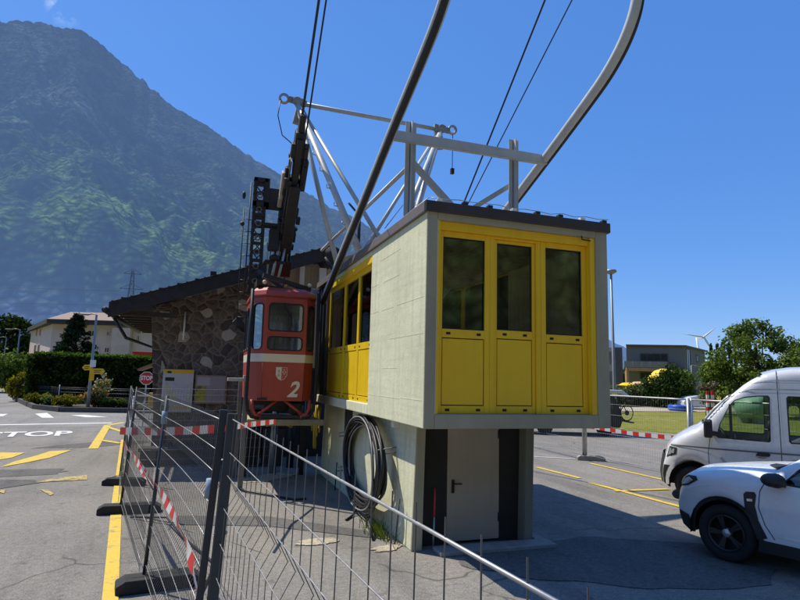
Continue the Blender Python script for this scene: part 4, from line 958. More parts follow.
c = ramp(nt, noise(nt, v, 8, 3, .6), [(.42, (.42, .40, .05)), (.52, (.30, .30, .04)), (.6, (.10, .12, .05))]); L(nt, c, bs.inputs['Base Color']); L(nt, bs.outputs[0], out.inputs[0])
board(pa.x + .0, pa.x + .24, pb.z + .03, pa.z - .26, YW - .090).build('yellow_poster', m_post_y, nb)

# ================================================================== MESH FENCE ON THE LEFT
def fence(label, p, q, zt=2.0, dx=.09, fold=.06, lean=0.0, lean2=0.0, post_r=.021, square=0.0, tip=.03, wr=.0022, grp=None, z0=.12, ends=(1, 1), folds=(.34, .95, 1.56), rails=(.64, 1.25, 1.80), dxs=None, mat=None, pmat=None, bow=0.0, top_r=0):
    p, q = Vector((p[0], p[1], 0)), Vector((q[0], q[1], 0)); d = (q - p); Ln = d.length; d.normalize(); n = Vector((-d.y, d.x, 0))
    t = thing('mesh_fence', label, 'fence', p, grp); mat = mat or m_wire; pmat = pmat or m_post
    for k, (base, ln) in enumerate(((p, lean), (q, lean2))):
        if not ends[k]: continue
        b = MB(); top = base + Vector((ln, 0, zt))
        if square: b.beam(base + Vector((0, 0, .02)), top, square, square * 1.25, tuple(n))
        else: b.tube([base + Vector((0, 0, .02)), top], post_r, 10)
        po = b.build('post', pmat, t)
        if square:
            for zz in (.5, .9, 1.3, 1.75):
                k_ = MB(); k_.ball(base.lerp(top, zz / zt) + n * (square * .7), .014); k_.tube([base.lerp(top, zz / zt) - n * (square * .8), base.lerp(top, zz / zt) + n * (square * .8)], .005, 5); k_.build('clamp_bolt', m_steel, po)
    prof = [(0, z0)]
    for f in folds: prof += [(0, f - .10), (fold, f), (0, f + .10)]
    prof += [(0, zt - .03 + tip)]
    b = MB(); m = max(2, int(Ln / dx))
    def at(s, off, z):
        f_ = z / zt; ll = lean + (lean2 - lean) * s / Ln
        return p + d * s + n * (off + bow * math.sin(math.pi * s / Ln)) + Vector((ll * f_, 0, z))
    for i in range(1, m):
        s = Ln * i / m; b.tube([at(s, o_, z) for o_, z in prof], wr, 4, cap=False)
    b.build('mesh_wires', m_wire_d if mat is m_wire else mat, t)
    b = MB(); seg = 6
    for z in sorted(list(rails) + [f - .10 for f in folds] + [f + .10 for f in folds] + [z0 + .02]): b.tube([at(Ln * i / seg, 0, z) for i in range(seg + 1)], wr * 1.35, 5)
    b.build('cross_wires', mat, t)
    b = MB(); b.tube([at(Ln * i / seg, 0, zt - .035) for i in range(seg + 1)], top_r or max(wr * 1.9, .004), 6); b.build('top_rail', mat, t)
    return t
A, B_, C_, D_ = Vector((-.44, 7.05, 0)), Vector((-1.10, 10.7, 0)), Vector((-1.45, 13.5, 0)), Vector((.07, 4.0, 0))
E_ = G(540, 600, 2.0); E_.z = 0; E_ = D_ + (E_ - D_).normalized() * 3.5; gl_ = 'mesh fence panels round the station yard'
fence('mesh fence panel nearest the camera, running to the bottom right with thick pale wires', D_ + Vector((.05, -.04, 0)), E_, zt=2.04, dx=.125, fold=.055, lean=.09, lean2=.0, square=.05, wr=.0019, ends=(1, 0), grp=gl_, folds=(.3, .95, 1.56), rails=(1.25, 1.80), tip=.035)
fence('mesh fence panel left of the tall near posts, sagging red-white tape on it', A, D_ + Vector((-.035, .04, 0)), zt=2.03, dx=.07, fold=.05, lean=.10, lean2=.11, square=0, ends=(1, 0), grp=gl_, bow=.02)
b = MB(); b.beam(D_ + Vector((-.04, .03, 0)), D_ + Vector((.085, .03, 2.06)), .045, .045, (0, 1, 0)); tag(b.build('fence_post', m_post), 'left of the two tall square anthracite fence posts clamped side by side', 'post')
fence('mesh fence panel along the yellow kerb line, second from the camera', B_, A + Vector((-.05, .05, 0)), zt=2.0, dx=.07, fold=.045, lean=.1, lean2=.12, grp=gl_, ends=(1, 0), bow=.0)
fence('farthest of the three mesh fence panels along the yellow kerb line', C_, B_ + Vector((-.05, .05, 0)), zt=1.98, dx=.1, fold=.05, lean=.08, lean2=.1, grp=gl_, ends=(1, 0))
fence('mesh fence panel in front of the stone building, under the notice boards', C_ + Vector((.12, .06, 0)), Vector((1.75, 13.9, 0)), zt=1.96, dx=.06, fold=.03, lean=.06, wr=.0016, grp=gl_, ends=(1, 1))
def foot(label, c_, ang, mat, L_=.72, W_=.22, grp='fence feet'):
    m = Matrix.Translation(Vector((c_[0], c_[1], 0))) @ Matrix.Rotation(ang, 4, 'Z')
    b = MB(); pr = [(-L_ / 2, 0), (L_ / 2, 0), (L_ / 2, .09), (L_ / 2 - .09, .14), (-L_ / 2 + .09, .14), (-L_ / 2, .09)]
    b.prism([m @ Vector((x, -W_ / 2, z)) for x, z in pr], m.to_3x3() @ Vector((0, W_, 0))); o = b.build('fence_block', mat, None, .012)
    tag(o, label, 'fence foot', grp)
    for x in (-.2, 0, .2):
        k = MB(); k.box((x - .07, -.035, .139), (x + .07, .035, .143), m); k.build('slot', m_black, o)
    return o
foot('dark rubber fence foot nearest the camera, cut by the bottom edge', A + Vector((.16, -.02, 0)), R(8), m_rub_foot, .85, .26)
foot('dark rubber fence foot lying across the yellow line, middle of the row', B_ + Vector((.14, .02, 0)), R(2), m_rub_foot, .95, .24)
foot('far fence foot at the yellow line, a pale block at its left end', C_ + Vector((.12, -.25, 0)), R(-12), m_rub_foot, .8)
foot('pale concrete block beside the far fence foot at the yellow line', C_ + Vector((-.08, -.02, 0)), R(60), m_conc_foot, .35, .2)
b = MB(); b.tube([B_ + Vector((.2, -.4, .02)), B_ + Vector((.75, -.9, .10)), B_ + Vector((1.0, -1.8, .04)), A + Vector((.75, .55, .03)), A + Vector((.6, -.3, .02)), A + Vector((.5, -1.2, .02))], .014, 6); tag(b.build('ground_dark_line', m_cable), 'thin dark line lying on the tarmac inside the left fence', 'cable')  # thin dark tube laid over the tarmac
b = MB(); b.cyl(A + Vector((.012 + .07, 0, 1.72)), A + Vector((.085, 0, 1.86)), .03, 12); tag(b.build('tape_band', M('pale_blue_tape', (.25, .33, .42), .5)), 'blue-grey tape band wrapped round a fence post under the map board', 'tape')
b = MB(); b.tube([D_ + Vector((.03, .045, 1.5)), D_ + Vector((.038, .045, 1.62))], .033, 10); tag(b.build('tape_band', M('pale_blue_tape', (.25, .33, .42), .5)), 'pale blue band around the tall near fence post', 'tape')

def ribbon(label, pts, w=.075, grp='red and white barrier tapes', tw=0.0):
    P = [Vector(p) for p in pts]; fine = []
    for i in range(len(P) - 1):
        for k in range(8): fine.append(P[i].lerp(P[i + 1], k / 8))
    fine.append(P[-1]); b = MB(); b.uv = []; s = 0
    for i, p in enumerate(fine):
        if i: s += (p - fine[i - 1]).length
        t = (fine[min(i + 1, len(fine) - 1)] - fine[max(i - 1, 0)]).normalized(); a = tw * math.sin(i * .35); up = Vector((0, 0, 1)) * math.cos(a) + t.cross(Vector((0, 0, 1))) * math.sin(a)
        b.v += [tuple(p - up * w / 2), tuple(p + up * w / 2)]; b.uv += [(s, 0), (s, 1)]
    for i in range(len(fine) - 1): b.f.append((2 * i, 2 * i + 2, 2 * i + 3, 2 * i + 1)); b.sm.append(True)
    o = b.build('barrier_tape', m_tape); return tag(o, label, 'barrier tape', grp)
q0 = PD(122, 430, 10.2); q1 = PD(157, 432, 7.5); q2 = PD(215, 429, 3.85); q3 = PD(236, 425, 11.5); q4 = PD(277, 422.5, 12)
ribbon('level red-white tape from the far fence post to the tall near posts', [PD(120, 431, 9.8), PD(158, 431.5, 9.0), PD(190, 430.5, 8.6), PD(214, 429, 8.2)], .075 * 1.6)
ribbon('red-white tape from the near posts to the foot of the red cabin', [PD(224, 428.5, 8.2), PD(250, 424.5, 9.6), PD(276, 421.5, 10.8)], .085)
ribbon('sagging red-white tape on the near left fence, curving down to the bottom edge', [PD(124, 444, 9.2), PD(134, 457, 8.3), PD(146, 475, 7.2), PD(157, 487, 6.2), PD(170, 508, 5.3), PD(182, 533, 4.55), PD(190, 556, 4.1), PD(195, 575, 3.85), PD(197, 604, 3.6)], .085, tw=.4)

# ================================================================== THINGS AROUND THE BASE
# pair of square posts with a lamp arm
dp = thing('double_post', 'pair of grey steel posts with a short pale arm on top beside the cabin', 'post', tuple(G(238, 488)))
for px, py, w in ((234, 477, .085), (239.5, 490, .095)):
    g0 = G(px, py); b = MB(); b.beam(g0, g0 + Vector((.02, 0, 2.2)), w, w, (0, 1, 0)); b.box(tuple(g0 + Vector((-.1, -.1, 0))), tuple(g0 + Vector((.1, .1, .012)))); b.build('steel_post', M('weathered_steel', (.20, .19, .17), .6, metal=.3, var=.2, vscale=5), dp, .006)
g0 = G(239.5, 490); b = MB(); b.box((g0.x - .36, g0.y - .1, 2.14), (g0.x + .06, g0.y + .3, 2.205)); b.box((g0.x - .06, g0.y - .1, 2.205), (g0.x + .1, g0.y + .1, 2.26)); b.build('arm', m_steel, dp, .006)
b = MB(); b.tube([g0 + Vector((0, -.06, .05)), g0 + Vector((.1, -.3, .03)), g0 + Vector((.9, -1.2, .025)), (2.0, 11.1, .025)], .02, 6); tag(b.build('post_shadow_line', m_cable), 'dark line on the ground standing in for the shadow of the paired steel posts', 'cable')  # ground shadow of the posts drawn as a thin dark tube
# cable coil on the wall
coil = thing('cable_coil', 'large black and grey cable coil hanging on the base wall', 'cable coil', (2.78, 9.9, .9))
def loop(dy, dz, ay, az, x, n=48, ph=0.0, wob=.012, seed=0):
    g = random.Random(seed); a1, a2 = g.uniform(0, 6), g.uniform(0, 6); P = []
    for k in range(n):
        a = 2 * math.pi * k / n; r_ = 1 + wob * math.sin(2 * a + a1) + wob * math.sin(5 * a + a2)
        y = 9.72 + dy + ay * r_ * math.cos(a); z = .90 + dz + az * r_ * math.sin(a)
        P.append(Vector((x - .11 * (9.72 - y) / 1.5 * (1 if y < 9.72 else .25) + .012 * math.sin(3 * a + a1), y, z)))
    return P
for i in range(15):
    b = MB(); b.tube(loop(random.uniform(-.09, .09), random.uniform(-.02, .06), 1.33 + random.uniform(-.1, .1), .66 + random.uniform(-.06, .05), 2.76 - random.uniform(0, .14), seed=i), .020, 7, closed=True); b.build('cable_loop', m_cable, coil)
for i in range(7):
    b = MB(); b.tube(loop(random.uniform(-.2, .1), -.06 + random.uniform(-.05, .03), 1.28 + random.uniform(-.16, .08), .71 + random.uniform(-.04, .05), 2.70 - random.uniform(0, .1), seed=40 + i), .012, 6, closed=True); b.build('cable_loop', m_cable_g if i < 3 else m_cable, coil)
for y, z in ((8.45, 1.2), (11.05, 1.2), (11.1, .55)):
    b = MB(); b.tube([(2.84, y, z + .06), (2.56, y, z + .02), (2.56, y, z - .04), (2.84, y, z - .02)], .012, 5); b.build('tie', m_cable_g, coil)
b = MB(); b.tube([(2.72, 9.2, .25), (2.6, 8.9, .1), (2.45, 8.45, .2), (2.46, 8.2, .0)], .018, 6); b.tube([(2.7, 9.9, .22), (2.55, 9.7, .03), (2.35, 9.4, .02)], .02, 6); b.build('cable_tail', m_cable, coil)
b = MB(); b.tube([(2.68, 7.95, .0), (2.70, 7.95, .05), (2.74, 7.93, .62)], .012, 6); tag(b.build('ground_rod', m_steel_d), 'thin dark rod standing against the near corner of the base wall', 'rod')
b = MB(); b.tube([(2.72, 11.9, .0), (2.74, 11.9, .55)], .012, 6); tag(b.build('ground_rod', m_steel_d), 'thin dark rod against the base wall left of the cable coil', 'rod')
rp = G(433, 549); mk = thing('marker_stake', 'slim red and grey marker stake in front of the charcoal recess', 'stake', tuple(rp))
b = MB(); b.cyl(rp, rp + Vector((.01, 0, .42)), .013, 8); b.build('stake_foot', m_steel, mk)
b = MB(); b.cyl(rp + Vector((.01, 0, .42)), rp + Vector((.015, 0, .80)), .015, 8); b.build('red_sleeve', m_sign_r, mk)
# grass tuft at the wall foot
V, Fq = [], []
g = np.random.default_rng(4)
for i in range(160):
    x, y = 2.62 + g.normal() * .06, 8.55 + g.normal() * .28; h = g.uniform(.08, .22); dx_, dy_ = g.normal(size=2) * .07; o = len(V); w_ = .006
    V += [(x - w_, y, 0), (x + w_, y, 0), (x + dx_ + w_ * .2, y + dy_, h), (x + dx_ - w_ * .2, y + dy_, h)]; Fq.append((o, o + 1, o + 2, o + 3))
tag(fast_mesh('grass_tuft', V, Fq, m_leaf_l), 'tuft of grass and weeds at the foot of the base wall', 'weeds')
# under the cabin: posts, bins, hoses
b = MB(); p0 = PY(272, 455, 14.2); b.cyl((p0.x, 14.2, 0), (p0.x, 14.2, 1.5), .05, 10); tag(b.build('support_post', m_steel), 'pale steel post under the red cabin', 'post')
for x, r_, lb in ((2.25, .09, 'thicker dark post under the cabin, left of the yellow hoses'), (2.52, .07, 'slimmer dark post right behind the yellow hoses')):
    b = MB(); b.cyl((x, 15.0, 0), (x, 15.0, 2.4), r_, 12); tag(b.build('support_post', m_post), lb, 'post')
pf = thing('buffer_platform', 'grey green steel platform under the red cabin', 'platform', (1.6, 12.6, 1.3))
b = MB(); b.box((.95, 12.0, 1.33), (2.45, 14.2, 1.38)); b.box((.95, 11.98, 1.28), (2.45, 12.0, 1.40)); b.build('deck', m_conc_g, pf, .006)
for x in (1.05, 2.35):
    for y in (13.9,):
        b = MB(); b.box((x - .05, y - .05, 0), (x + .05, y + .05, 1.33)); b.build('platform_leg', m_steel_d, pf)
for i, (x, c_, lb) in enumerate(((1.25, m_black, 'black plastic bin standing in the dark under the cabin, left one'), (1.85, m_post, 'dark grey bin standing in the dark under the cabin, right one'))):
    bn = thing('bin', lb, 'bin', (x, 15.4, 0)); b = MB(); b.prism([(x - .24, 15.2, 0), (x + .24, 15.2, 0), (x + .29, 15.2, .95), (x - .29, 15.2, .95)], (0, .5, 0)); b.build('bin_body', c_, bn, .02)
    b = MB(); b.box((x - .31, 15.17, .955), (x + .31, 15.73, 1.02)); b.build('lid', c_, bn, .02)
yh = thing('yellow_hose', 'yellow hoses hanging in loops under the platform edge beside the cabin', 'hose', (2.62, 13.3, 1.3))
for i in range(6):
    y0 = 13.2 + i * .12; b = MB(); lo = .55 + .5 * random.random(); x = 2.62 - .03 * (i % 3); b.tube([(x, y0, 1.62), (x - .03, y0 - .02, (1.62 + lo) / 2 + .1), (x - .01, y0 + .05, lo + .05), (x, y0 + .1, lo), (x + .02, y0 + .16, lo + .08), (x, y0 + .2, 1.1), (x - .02, y0 + .14, 1.62)], .016, 7); b.build('hose_loop', m_rope_y, yh)
b = MB(); b.tube([(1.95, 13.9, 1.30), (1.98, 13.9, 1.12), (2.08, 13.9, 1.08), (2.14, 13.9, 1.2), (2.12, 13.9, 1.3)], .02, 6); b.tube([(1.5, 13.9, 1.3), (1.47, 13.9, 1.14), (1.54, 13.9, 1.1)], .02, 6); tag(b.build('rope_end', m_rope_y), 'short yellow rope ends hanging under the steel platform', 'rope')

# ================================================================== LEFT BACKGROUND
def blobs(c, n, spread, r, seed):
    g = random.Random(seed); out = []
    for i in range(n):
        k = g.uniform(.6, 1.15)
        out.append((c[0] + g.uniform(-1, 1) * spread[0], c[1] + g.uniform(-1, 1) * spread[1], c[2] + g.uniform(-1, 1) * spread[2], r * k, r * k, r * k * .8))
    return out
def bush(label, c, spread, r, n, size, mat, seed, grp=None, nb=8, name='bush', cat='bush', extra=None):
    t = thing(name, label, cat, (c[0], c[1], 0), grp)
    V, Fq = leaves(blobs(c, nb, spread, r, seed), n, size, seed); fast_mesh('foliage', V, Fq, mat, t)
    b = MB(); g = random.Random(seed)
    for i in range(4): b.tube([(c[0] + g.uniform(-.2, .2), c[1] + g.uniform(-.2, .2), 0), (c[0] + g.uniform(-1, 1) * spread[0] * .7, c[1] + g.uniform(-1, 1) * spread[1] * .7, c[2])], [.04, .015], 5)
    b.build('stem', m_bark, t)
    if extra:
        V, Fq = leaves(blobs(c, nb, spread, r * 1.05, seed), extra[1], extra[2], seed + 1, shell=.95); fast_mesh('blossom', V, Fq, extra[0], t)
    return t
# long clipped hedge
YH = 43.5; hx0_, hx1_ = PY(29, 380, YH).x, PY(166, 380, YH).x; hz = PY(85, 356.5, YH).z
hd = thing('hedge', 'long tall clipped dark green hedge with a bright top edge', 'hedge', ((hx0_ + hx1_) / 2, YH + .8, 0))
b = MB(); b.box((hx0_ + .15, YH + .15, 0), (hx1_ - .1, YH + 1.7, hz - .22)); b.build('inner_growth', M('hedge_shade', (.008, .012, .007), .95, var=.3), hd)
g = np.random.default_rng(8); n = 15000
xx = hx0_ + (hx1_ - hx0_) * g.random(n); zz = hz * g.random(n) ** .9; bulge = .22 * (fbm(xx * .9, zz * .9, 4, 3) - .5)
pts = np.stack([xx, YH + bulge * 2 + .08 * g.normal(size=n), zz], 1)
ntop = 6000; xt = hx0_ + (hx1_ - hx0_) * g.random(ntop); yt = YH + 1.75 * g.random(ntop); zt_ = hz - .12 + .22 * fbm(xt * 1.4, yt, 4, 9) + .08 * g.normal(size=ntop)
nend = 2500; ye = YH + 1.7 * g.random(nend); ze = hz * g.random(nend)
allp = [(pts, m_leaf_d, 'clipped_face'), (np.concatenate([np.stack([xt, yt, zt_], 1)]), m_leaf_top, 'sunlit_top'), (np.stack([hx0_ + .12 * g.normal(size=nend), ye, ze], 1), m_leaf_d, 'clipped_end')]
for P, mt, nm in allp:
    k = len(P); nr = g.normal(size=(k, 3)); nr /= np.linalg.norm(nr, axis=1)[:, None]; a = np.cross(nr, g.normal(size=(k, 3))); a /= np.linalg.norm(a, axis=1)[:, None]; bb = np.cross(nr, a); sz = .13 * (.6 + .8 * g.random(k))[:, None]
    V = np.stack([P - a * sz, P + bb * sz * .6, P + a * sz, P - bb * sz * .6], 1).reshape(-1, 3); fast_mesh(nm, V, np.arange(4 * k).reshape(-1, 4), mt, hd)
# pink apartment house
pk = thing('apartment_house', 'pale pink three-storey house with a low brown tiled hip roof behind the hedge', 'house', tuple(GD(90, 78)))
c0_ = PD(49, 360, 74); cR = PD(160, 360, 74); cL = PD(28, 360, 90); zE = PD(49, 323.5, 74).z
def quadwall(p, q, z0, z1): 
    return [(p.x, p.y, z0), (q.x, q.y, z0), (q.x, q.y, z1), (p.x, p.y, z1)]
back = cR + (cL - c0_)
b = MB(); b.prism([(c0_.x, c0_.y, 0), (cR.x, cR.y, 0), (back.x, back.y, 0), (cL.x, cL.y, 0)], (0, 0, zE)); b.build('wall', m_pink, pk)
ctr = (c0_ + back) / 2; zr = zE + 2.4
ov = [Vector((p.x, p.y, 0)) + (Vector((p.x, p.y, 0)) - Vector((ctr.x, ctr.y, 0))).normalized() * 1.2 for p in (c0_, cR, back, cL)]
b = MB(); b.prism([(p.x, p.y, zE) for p in ov], (0, 0, .55)); b.build('eaves', M('dark_eaves', (.05, .045, .045), .8), pk)
r1 = ctr + (cL - c0_) * .0 + (c0_ - cR) * .22; r2 = ctr + (cR - c0_) * .22
b = MB(); V = [Vector((p.x, p.y, zE + .555)) for p in ov] + [Vector((r1.x, r1.y, zr)), Vector((r2.x, r2.y, zr))]
b.add(V, [(0, 1, 5, 4), (1, 2, 5), (2, 3, 4, 5), (3, 0, 4)]); rr_ = b.build('roof', m_tile, pk)
b = MB(); b.box((r2.x - .5, r2.y - .5, zr - .6), (r2.x + .3, r2.y + .3, zr + .8)); b.build('chimney', m_pink, rr_)
def wallwin(px0, px1, py0, py1, p, q, par, frame=m_white, name='window', glass=m_glass_d):
    d = (q - p); d.z = 0; d.normalize(); nrm = Vector((d.y, -d.x, 0))
    if nrm.dot(Vector((0, 0, 2.3)) - p) < 0: nrm = -nrm
    def hit(x, y):
        r_ = ray(x, y); t = ((p - EYE).dot(nrm)) / r_.dot(nrm); return EYE + r_ * t
    a, c_ = hit(px0, py1), hit(px1, py0); s0, s1 = (a - p).dot(d), (c_ - p).dot(d); pp = Vector((p.x, p.y, 0))
    if s1 < s0: s0, s1 = s1, s0
    f = MB(); th = .12
    def bar(u0, u1, z0, z1): f.prism([pp + d * u0 + Vector((0, 0, z0)), pp + d * u1 + Vector((0, 0, z0)), pp + d * u1 + Vector((0, 0, z1)), pp + d * u0 + Vector((0, 0, z1))], nrm * .06)
    z0, z1 = a.z, c_.z
    bar(s0 - th, s0, z0 - th, z1 + th); bar(s1, s1 + th, z0 - th, z1 + th); bar(s0, s1, z0 - th, z0); bar(s0, s1, z1, z1 + th); mid = (s0 + s1) / 2; bar(mid - .04, mid + .04, z0, z1)
    o = f.build(name, frame, par)
    g_ = MB(); g_.prism([pp + d * s0 + Vector((0, 0, z0)), pp + d * s1 + Vector((0, 0, z0)), pp + d * s1 + Vector((0, 0, z1)), pp + d * s0 + Vector((0, 0, z1))], nrm * .02); g_.build('pane', m_winblk, o); return o
m_winblk = M('dark_pane', (.035, .04, .045), .12, var=.3, vscale=.7, spec=.8)
for x0_, x1_, y0_, y1_ in ((36, 38, 328.5, 336), (39.5, 41.5, 328, 335.5), (34, 36.5, 345, 353), (37.5, 40, 344.5, 352.5)): wallwin(x0_, x1_, y0_, y1_, cL, c0_, pk, m_pink)
for x0_, x1_, y0_, y1_ in ((88, 96, 331, 335.5), (107, 109.5, 332, 335.5), (105, 109, 348, 352), (97, 99, 347, 350), (137, 139.5, 336, 341)): wallwin(x0_, x1_, y0_, y1_, c0_, cR, pk, m_pink)
b = MB(); p0 = PD(112, 360, 73.95); q0_ = PD(130, 360, 73.95); n_ = Vector((p0.y - q0_.y, q0_.x - p0.x, 0)).normalized(); n_ = n_ if n_.y < 0 else -n_
b.prism([(p0.x, p0.y, 0), (q0_.x, q0_.y, 0), (q0_.x, q0_.y, zE - .3), (p0.x, p0.y, zE - .3)], n_ * .6); bay_ = b.build('bay', m_pink, pk)
for x0_, x1_, y0_, y1_ in ((118, 127.5, 332.5, 336.5), (116, 126, 346.5, 350)): wallwin(x0_, x1_, y0_, y1_, c0_ + n_ * .62, cR + n_ * .62, pk, m_pink)
# pine in front of the house
pt = thing('pine_tree', 'dark conical pine tree in front of the pink house', 'tree', tuple(GD(71, 55)))
pb = GD(71, 55); ptop = PD(72, 313, 55).z
b = MB(); b.tube([pb, pb + Vector((.05, 0, ptop * .5)), pb + Vector((0, 0, ptop - .2))], [.22, .14, .03], 8)
cl = []; g = random.Random(5)
for i in range(46):
    t = (i + .5) / 46; z = 1.8 + (ptop - 1.9) * t; rmax = 2.15 * (1 - t) ** .75 + .12; 
    for k in range(3):
        a = g.uniform(0, 6.28); r_ = rmax * g.uniform(.35, 1.0); e = Vector((pb.x + r_ * math.cos(a), pb.y + r_ * math.sin(a), z + .22 * r_)); cl.append((e.x, e.y, e.z, .34 + .25 * (1 - t), .34 + .25 * (1 - t), .22))
        b.tube([(pb.x, pb.y, z - .1), e], [.035, .012], 4)
b.build('trunk', m_bark, pt); V, Fq = leaves(cl, 9000, .16, 3, shell=.3, asp=.28, up=.0); fast_mesh('crown', V, Fq, m_needle, pt)
# dark trees at the far left edge
def tree(label, base, h, r, n, size, mat, seed, grp=None, nb=22, name='tree', low=.3, squash=.9, rb=.42, holes=0):
    t = thing(name, label, 'tree', (base.x, base.y, 0), grp); g = random.Random(seed); bl = []
    for i in range(nb):
        a = g.uniform(0, 6.28); q = g.random() ** .6; zf = g.uniform(low, 1); prof = math.sin(math.pi * min(1, (zf - low) / (1 - low) * .85 + .12)) ** .6
        k = rb * r * g.uniform(.6, 1.1); bl.append((base.x + q * (r - k * .6) * prof * math.cos(a), base.y + q * (r - k * .6) * prof * math.sin(a), h * zf - k * .5 * zf, k, k, k * .8 * squash))
    b = MB(); limb_tree(b, (base.x, base.y, 0), (base.x, base.y, h * .75), max(.1, h * .022), [x[:3] for x in bl[:14]], seed); b.build('trunk', m_bark, t)
    V, Fq = leaves(bl, n, size, seed); fast_mesh('crown', V, Fq, mat, t); return t
tree('dark broad tree at the far left edge, beyond the lamp posts', GD(8, 92), 10.6, 4.4, 6000, .30, m_leaf_d, 31, low=.1)
tree('smaller dark round tree between the left edge trees and the pink house', GD(24, 100), 8.6, 3.0, 3500, .28, m_leaf_d, 32, low=.1)
bush('bright green leafy shrub at the left edge beside the road', tuple(GD(8, 54) + Vector((0, 0, 2.1))), (2.6, 1.5, .9), 1.3, 5200, .15, m_leaf, 41, nb=16)
bush('yellowish flowering shrub at the left end of the hedge', tuple(GD(24, 40) + Vector((0, 0, 1.3))), (.55, .4, .8), .55, 2200, .10, m_leaf_y, 42)
for i, (x, D, s, mt, lb) in enumerate(((39, 35.4, .55, m_leaf_y, 'low yellow green shrub at the left end of the kerb bed'), (46, 35.3, .45, m_leaf, 'low dark green shrub in the kerb bed, second from the left'), (70, 34.3, .58, m_leaf_y, 'rounded yellow green shrub in the kerb bed left of the yellow signpost'), (57, 35.2, .38, m_leaf_g, 'grey green low plant between the two yellow green shrubs'), (109, 34.6, .45, m_leaf_l, 'pale green low plant right of the yellow signpost'), (119, 34.6, .45, m_leaf_l, 'pale green low plant left of the stop sign'), (129, 34.8, .4, m_leaf_g, 'grey green low plant before the stop sign'), (102, 35.2, .45, m_leaf, 'dark green plant just behind the yellow signpost foot'))):
    bush(lb, tuple(GD(x, D) + Vector((0, 0, .1 + s * .62))), (s * .9, s * .5, s * .22), s * .55, 1500, .07, mt, 50 + i, 'low plants in the kerb bed', nb=9)
bush('orange and pink flowering rose bush beside the yellow signpost', tuple(GD(97, 34.5) + Vector((0, 0, .95))), (.45, .3, .5), .42, 1500, .07, m_leaf_g, 61, name='rose_bush', extra=(m_flower_o, 260, .09))
bush('tall stems with white and pale pink blossoms right of the yellow signpost', tuple(GD(103, 35.6) + Vector((0, 0, 1.6))), (.4, .2, .75), .25, 300, .06, m_leaf_g, 62, name='flowering_plant', extra=(m_flower_w, 120, .09))
bush('light green round shrub behind the hedge in front of the pink house', tuple(GD(123, 50) + Vector((0, 0, 2.6))), (1.3, .5, .5), 1.0, 2600, .14, m_leaf_l, 63)
# low wire fence along the bed
lf = thing('garden_fence', 'low grey wire garden fence along the planted bed below the hedge', 'fence', tuple(GD(60, 42)))
fp = [GD(19, 48), GD(24, 41), GD(30, 38), GD(60, 36.3), GD(95, 36), GD(150, 35.7)]
b = MB()
for a, c_ in zip(fp[:-1], fp[1:]):
    for z in (.35, .6, .85, 1.05, 1.15): b.tube([a + Vector((0, 0, z)), c_ + Vector((0, 0, z))], .010, 4)
    for i in range(int((c_ - a).length / .16)):
        s = a + (c_ - a).normalized() * i * .16; b.tube([s + Vector((0, 0, .2)), s + Vector((0, 0, 1.15))], .006, 3)
b.build('wire', m_wire_d, lf)
for a, c_ in zip(fp[:-1], fp[1:]):
    n_ = max(1, int((c_ - a).length / 2.2))
    for i in range(n_):
        s = a.lerp(c_, i / n_); b = MB(); b.cyl(s, s + Vector((0, 0, 1.3)), .035, 6); b.build('fence_post', m_steel, lf)
# lamp posts, signs
def lamp(label, base, h, arm, hl=.55, r=.07, grp=None):
    t = thing('street_lamp', label, 'street lamp', tuple(base), grp); b = MB(); top = base + Vector((0, 0, h)); b.tube([base, base + Vector((0, 0, .9)), top, top + arm * .5 + Vector((0, 0, .06)), top + arm], [r * 1.2, r * 1.1, r * .7, r * .5, r * .45], 8); b.build('pole', m_lamp, t)
    b = MB(); e = top + arm; d = arm.normalized(); b.beam(e, e + d * hl, .22, .09); b.build('lamp_head', m_lamp, t, .02); return t
sp = GD(90, 33.6); h_sp = PD(95, 314, 33.6).z
lamp('tall street lamp carrying yellow direction signs at the kerb bed', sp, h_sp, Vector((-.45, .1, 0)), .5, .085)
lamp('street lamp at the left beside the uphill road, nearer of two', GD(14, 55), PD(17, 329, 55).z, Vector((-.8, .2, 0)), .5, .08)
lamp('street lamp at the extreme left edge, farther of two', GD(1, 80), PD(2, 337, 80).z, Vector((-.8, .2, 0)), .5, .08)
for py, x0_, x1_, lb, dirn in ((367.5, 82, 92, 'upper yellow hiking direction sign, pointing left', -1), (371.3, 90, 105, 'lower yellow hiking direction sign, pointing right', 1)):
    a, c_ = PD(x0_, py, 33.45), PD(x1_, py, 33.45); h = .16; b = MB()
    u = (c_ - a).normalized()
    P = [a + Vector((0, 0, -h)), c_ + Vector((0, 0, -h)), c_ + Vector((0, 0, h)), a + Vector((0, 0, h))]
    if dirn < 0: P = [a, a + u * .15 + Vector((0, 0, -h)), c_ + Vector((0, 0, -h)), c_ + Vector((0, 0, h)), a + u * .15 + Vector((0, 0, h))]
    else: P = [a + Vector((0, 0, -h)), c_ - u * .15 + Vector((0, 0, -h)), c_, c_ - u * .15 + Vector((0, 0, h)), a + Vector((0, 0, h))]
    b.prism(P, (0, .04, 0)); o = tag(b.build('direction_sign', m_sign_y), lb, 'sign', 'yellow hiking signs')
    for j in range(2):
        k = MB(); s0 = a.lerp(c_, .25) + Vector((0, -.012, .05 - j * .1)); s1 = a.lerp(c_, .75 - .1 * j) + Vector((0, -.012, .05 - j * .1)); k.beam(s0, s1, .006, .035); k.build('sign_writing', m_plastic, o)
a = PD(91.5, 377, 33.45); b = MB(); b.box((a.x - .13, a.y, a.z - .2), (a.x + .13, a.y + .03, a.z + .25)); tag(b.build('small_sign', m_sign_y), 'small yellow plate on the lamp post below the direction signs', 'sign')
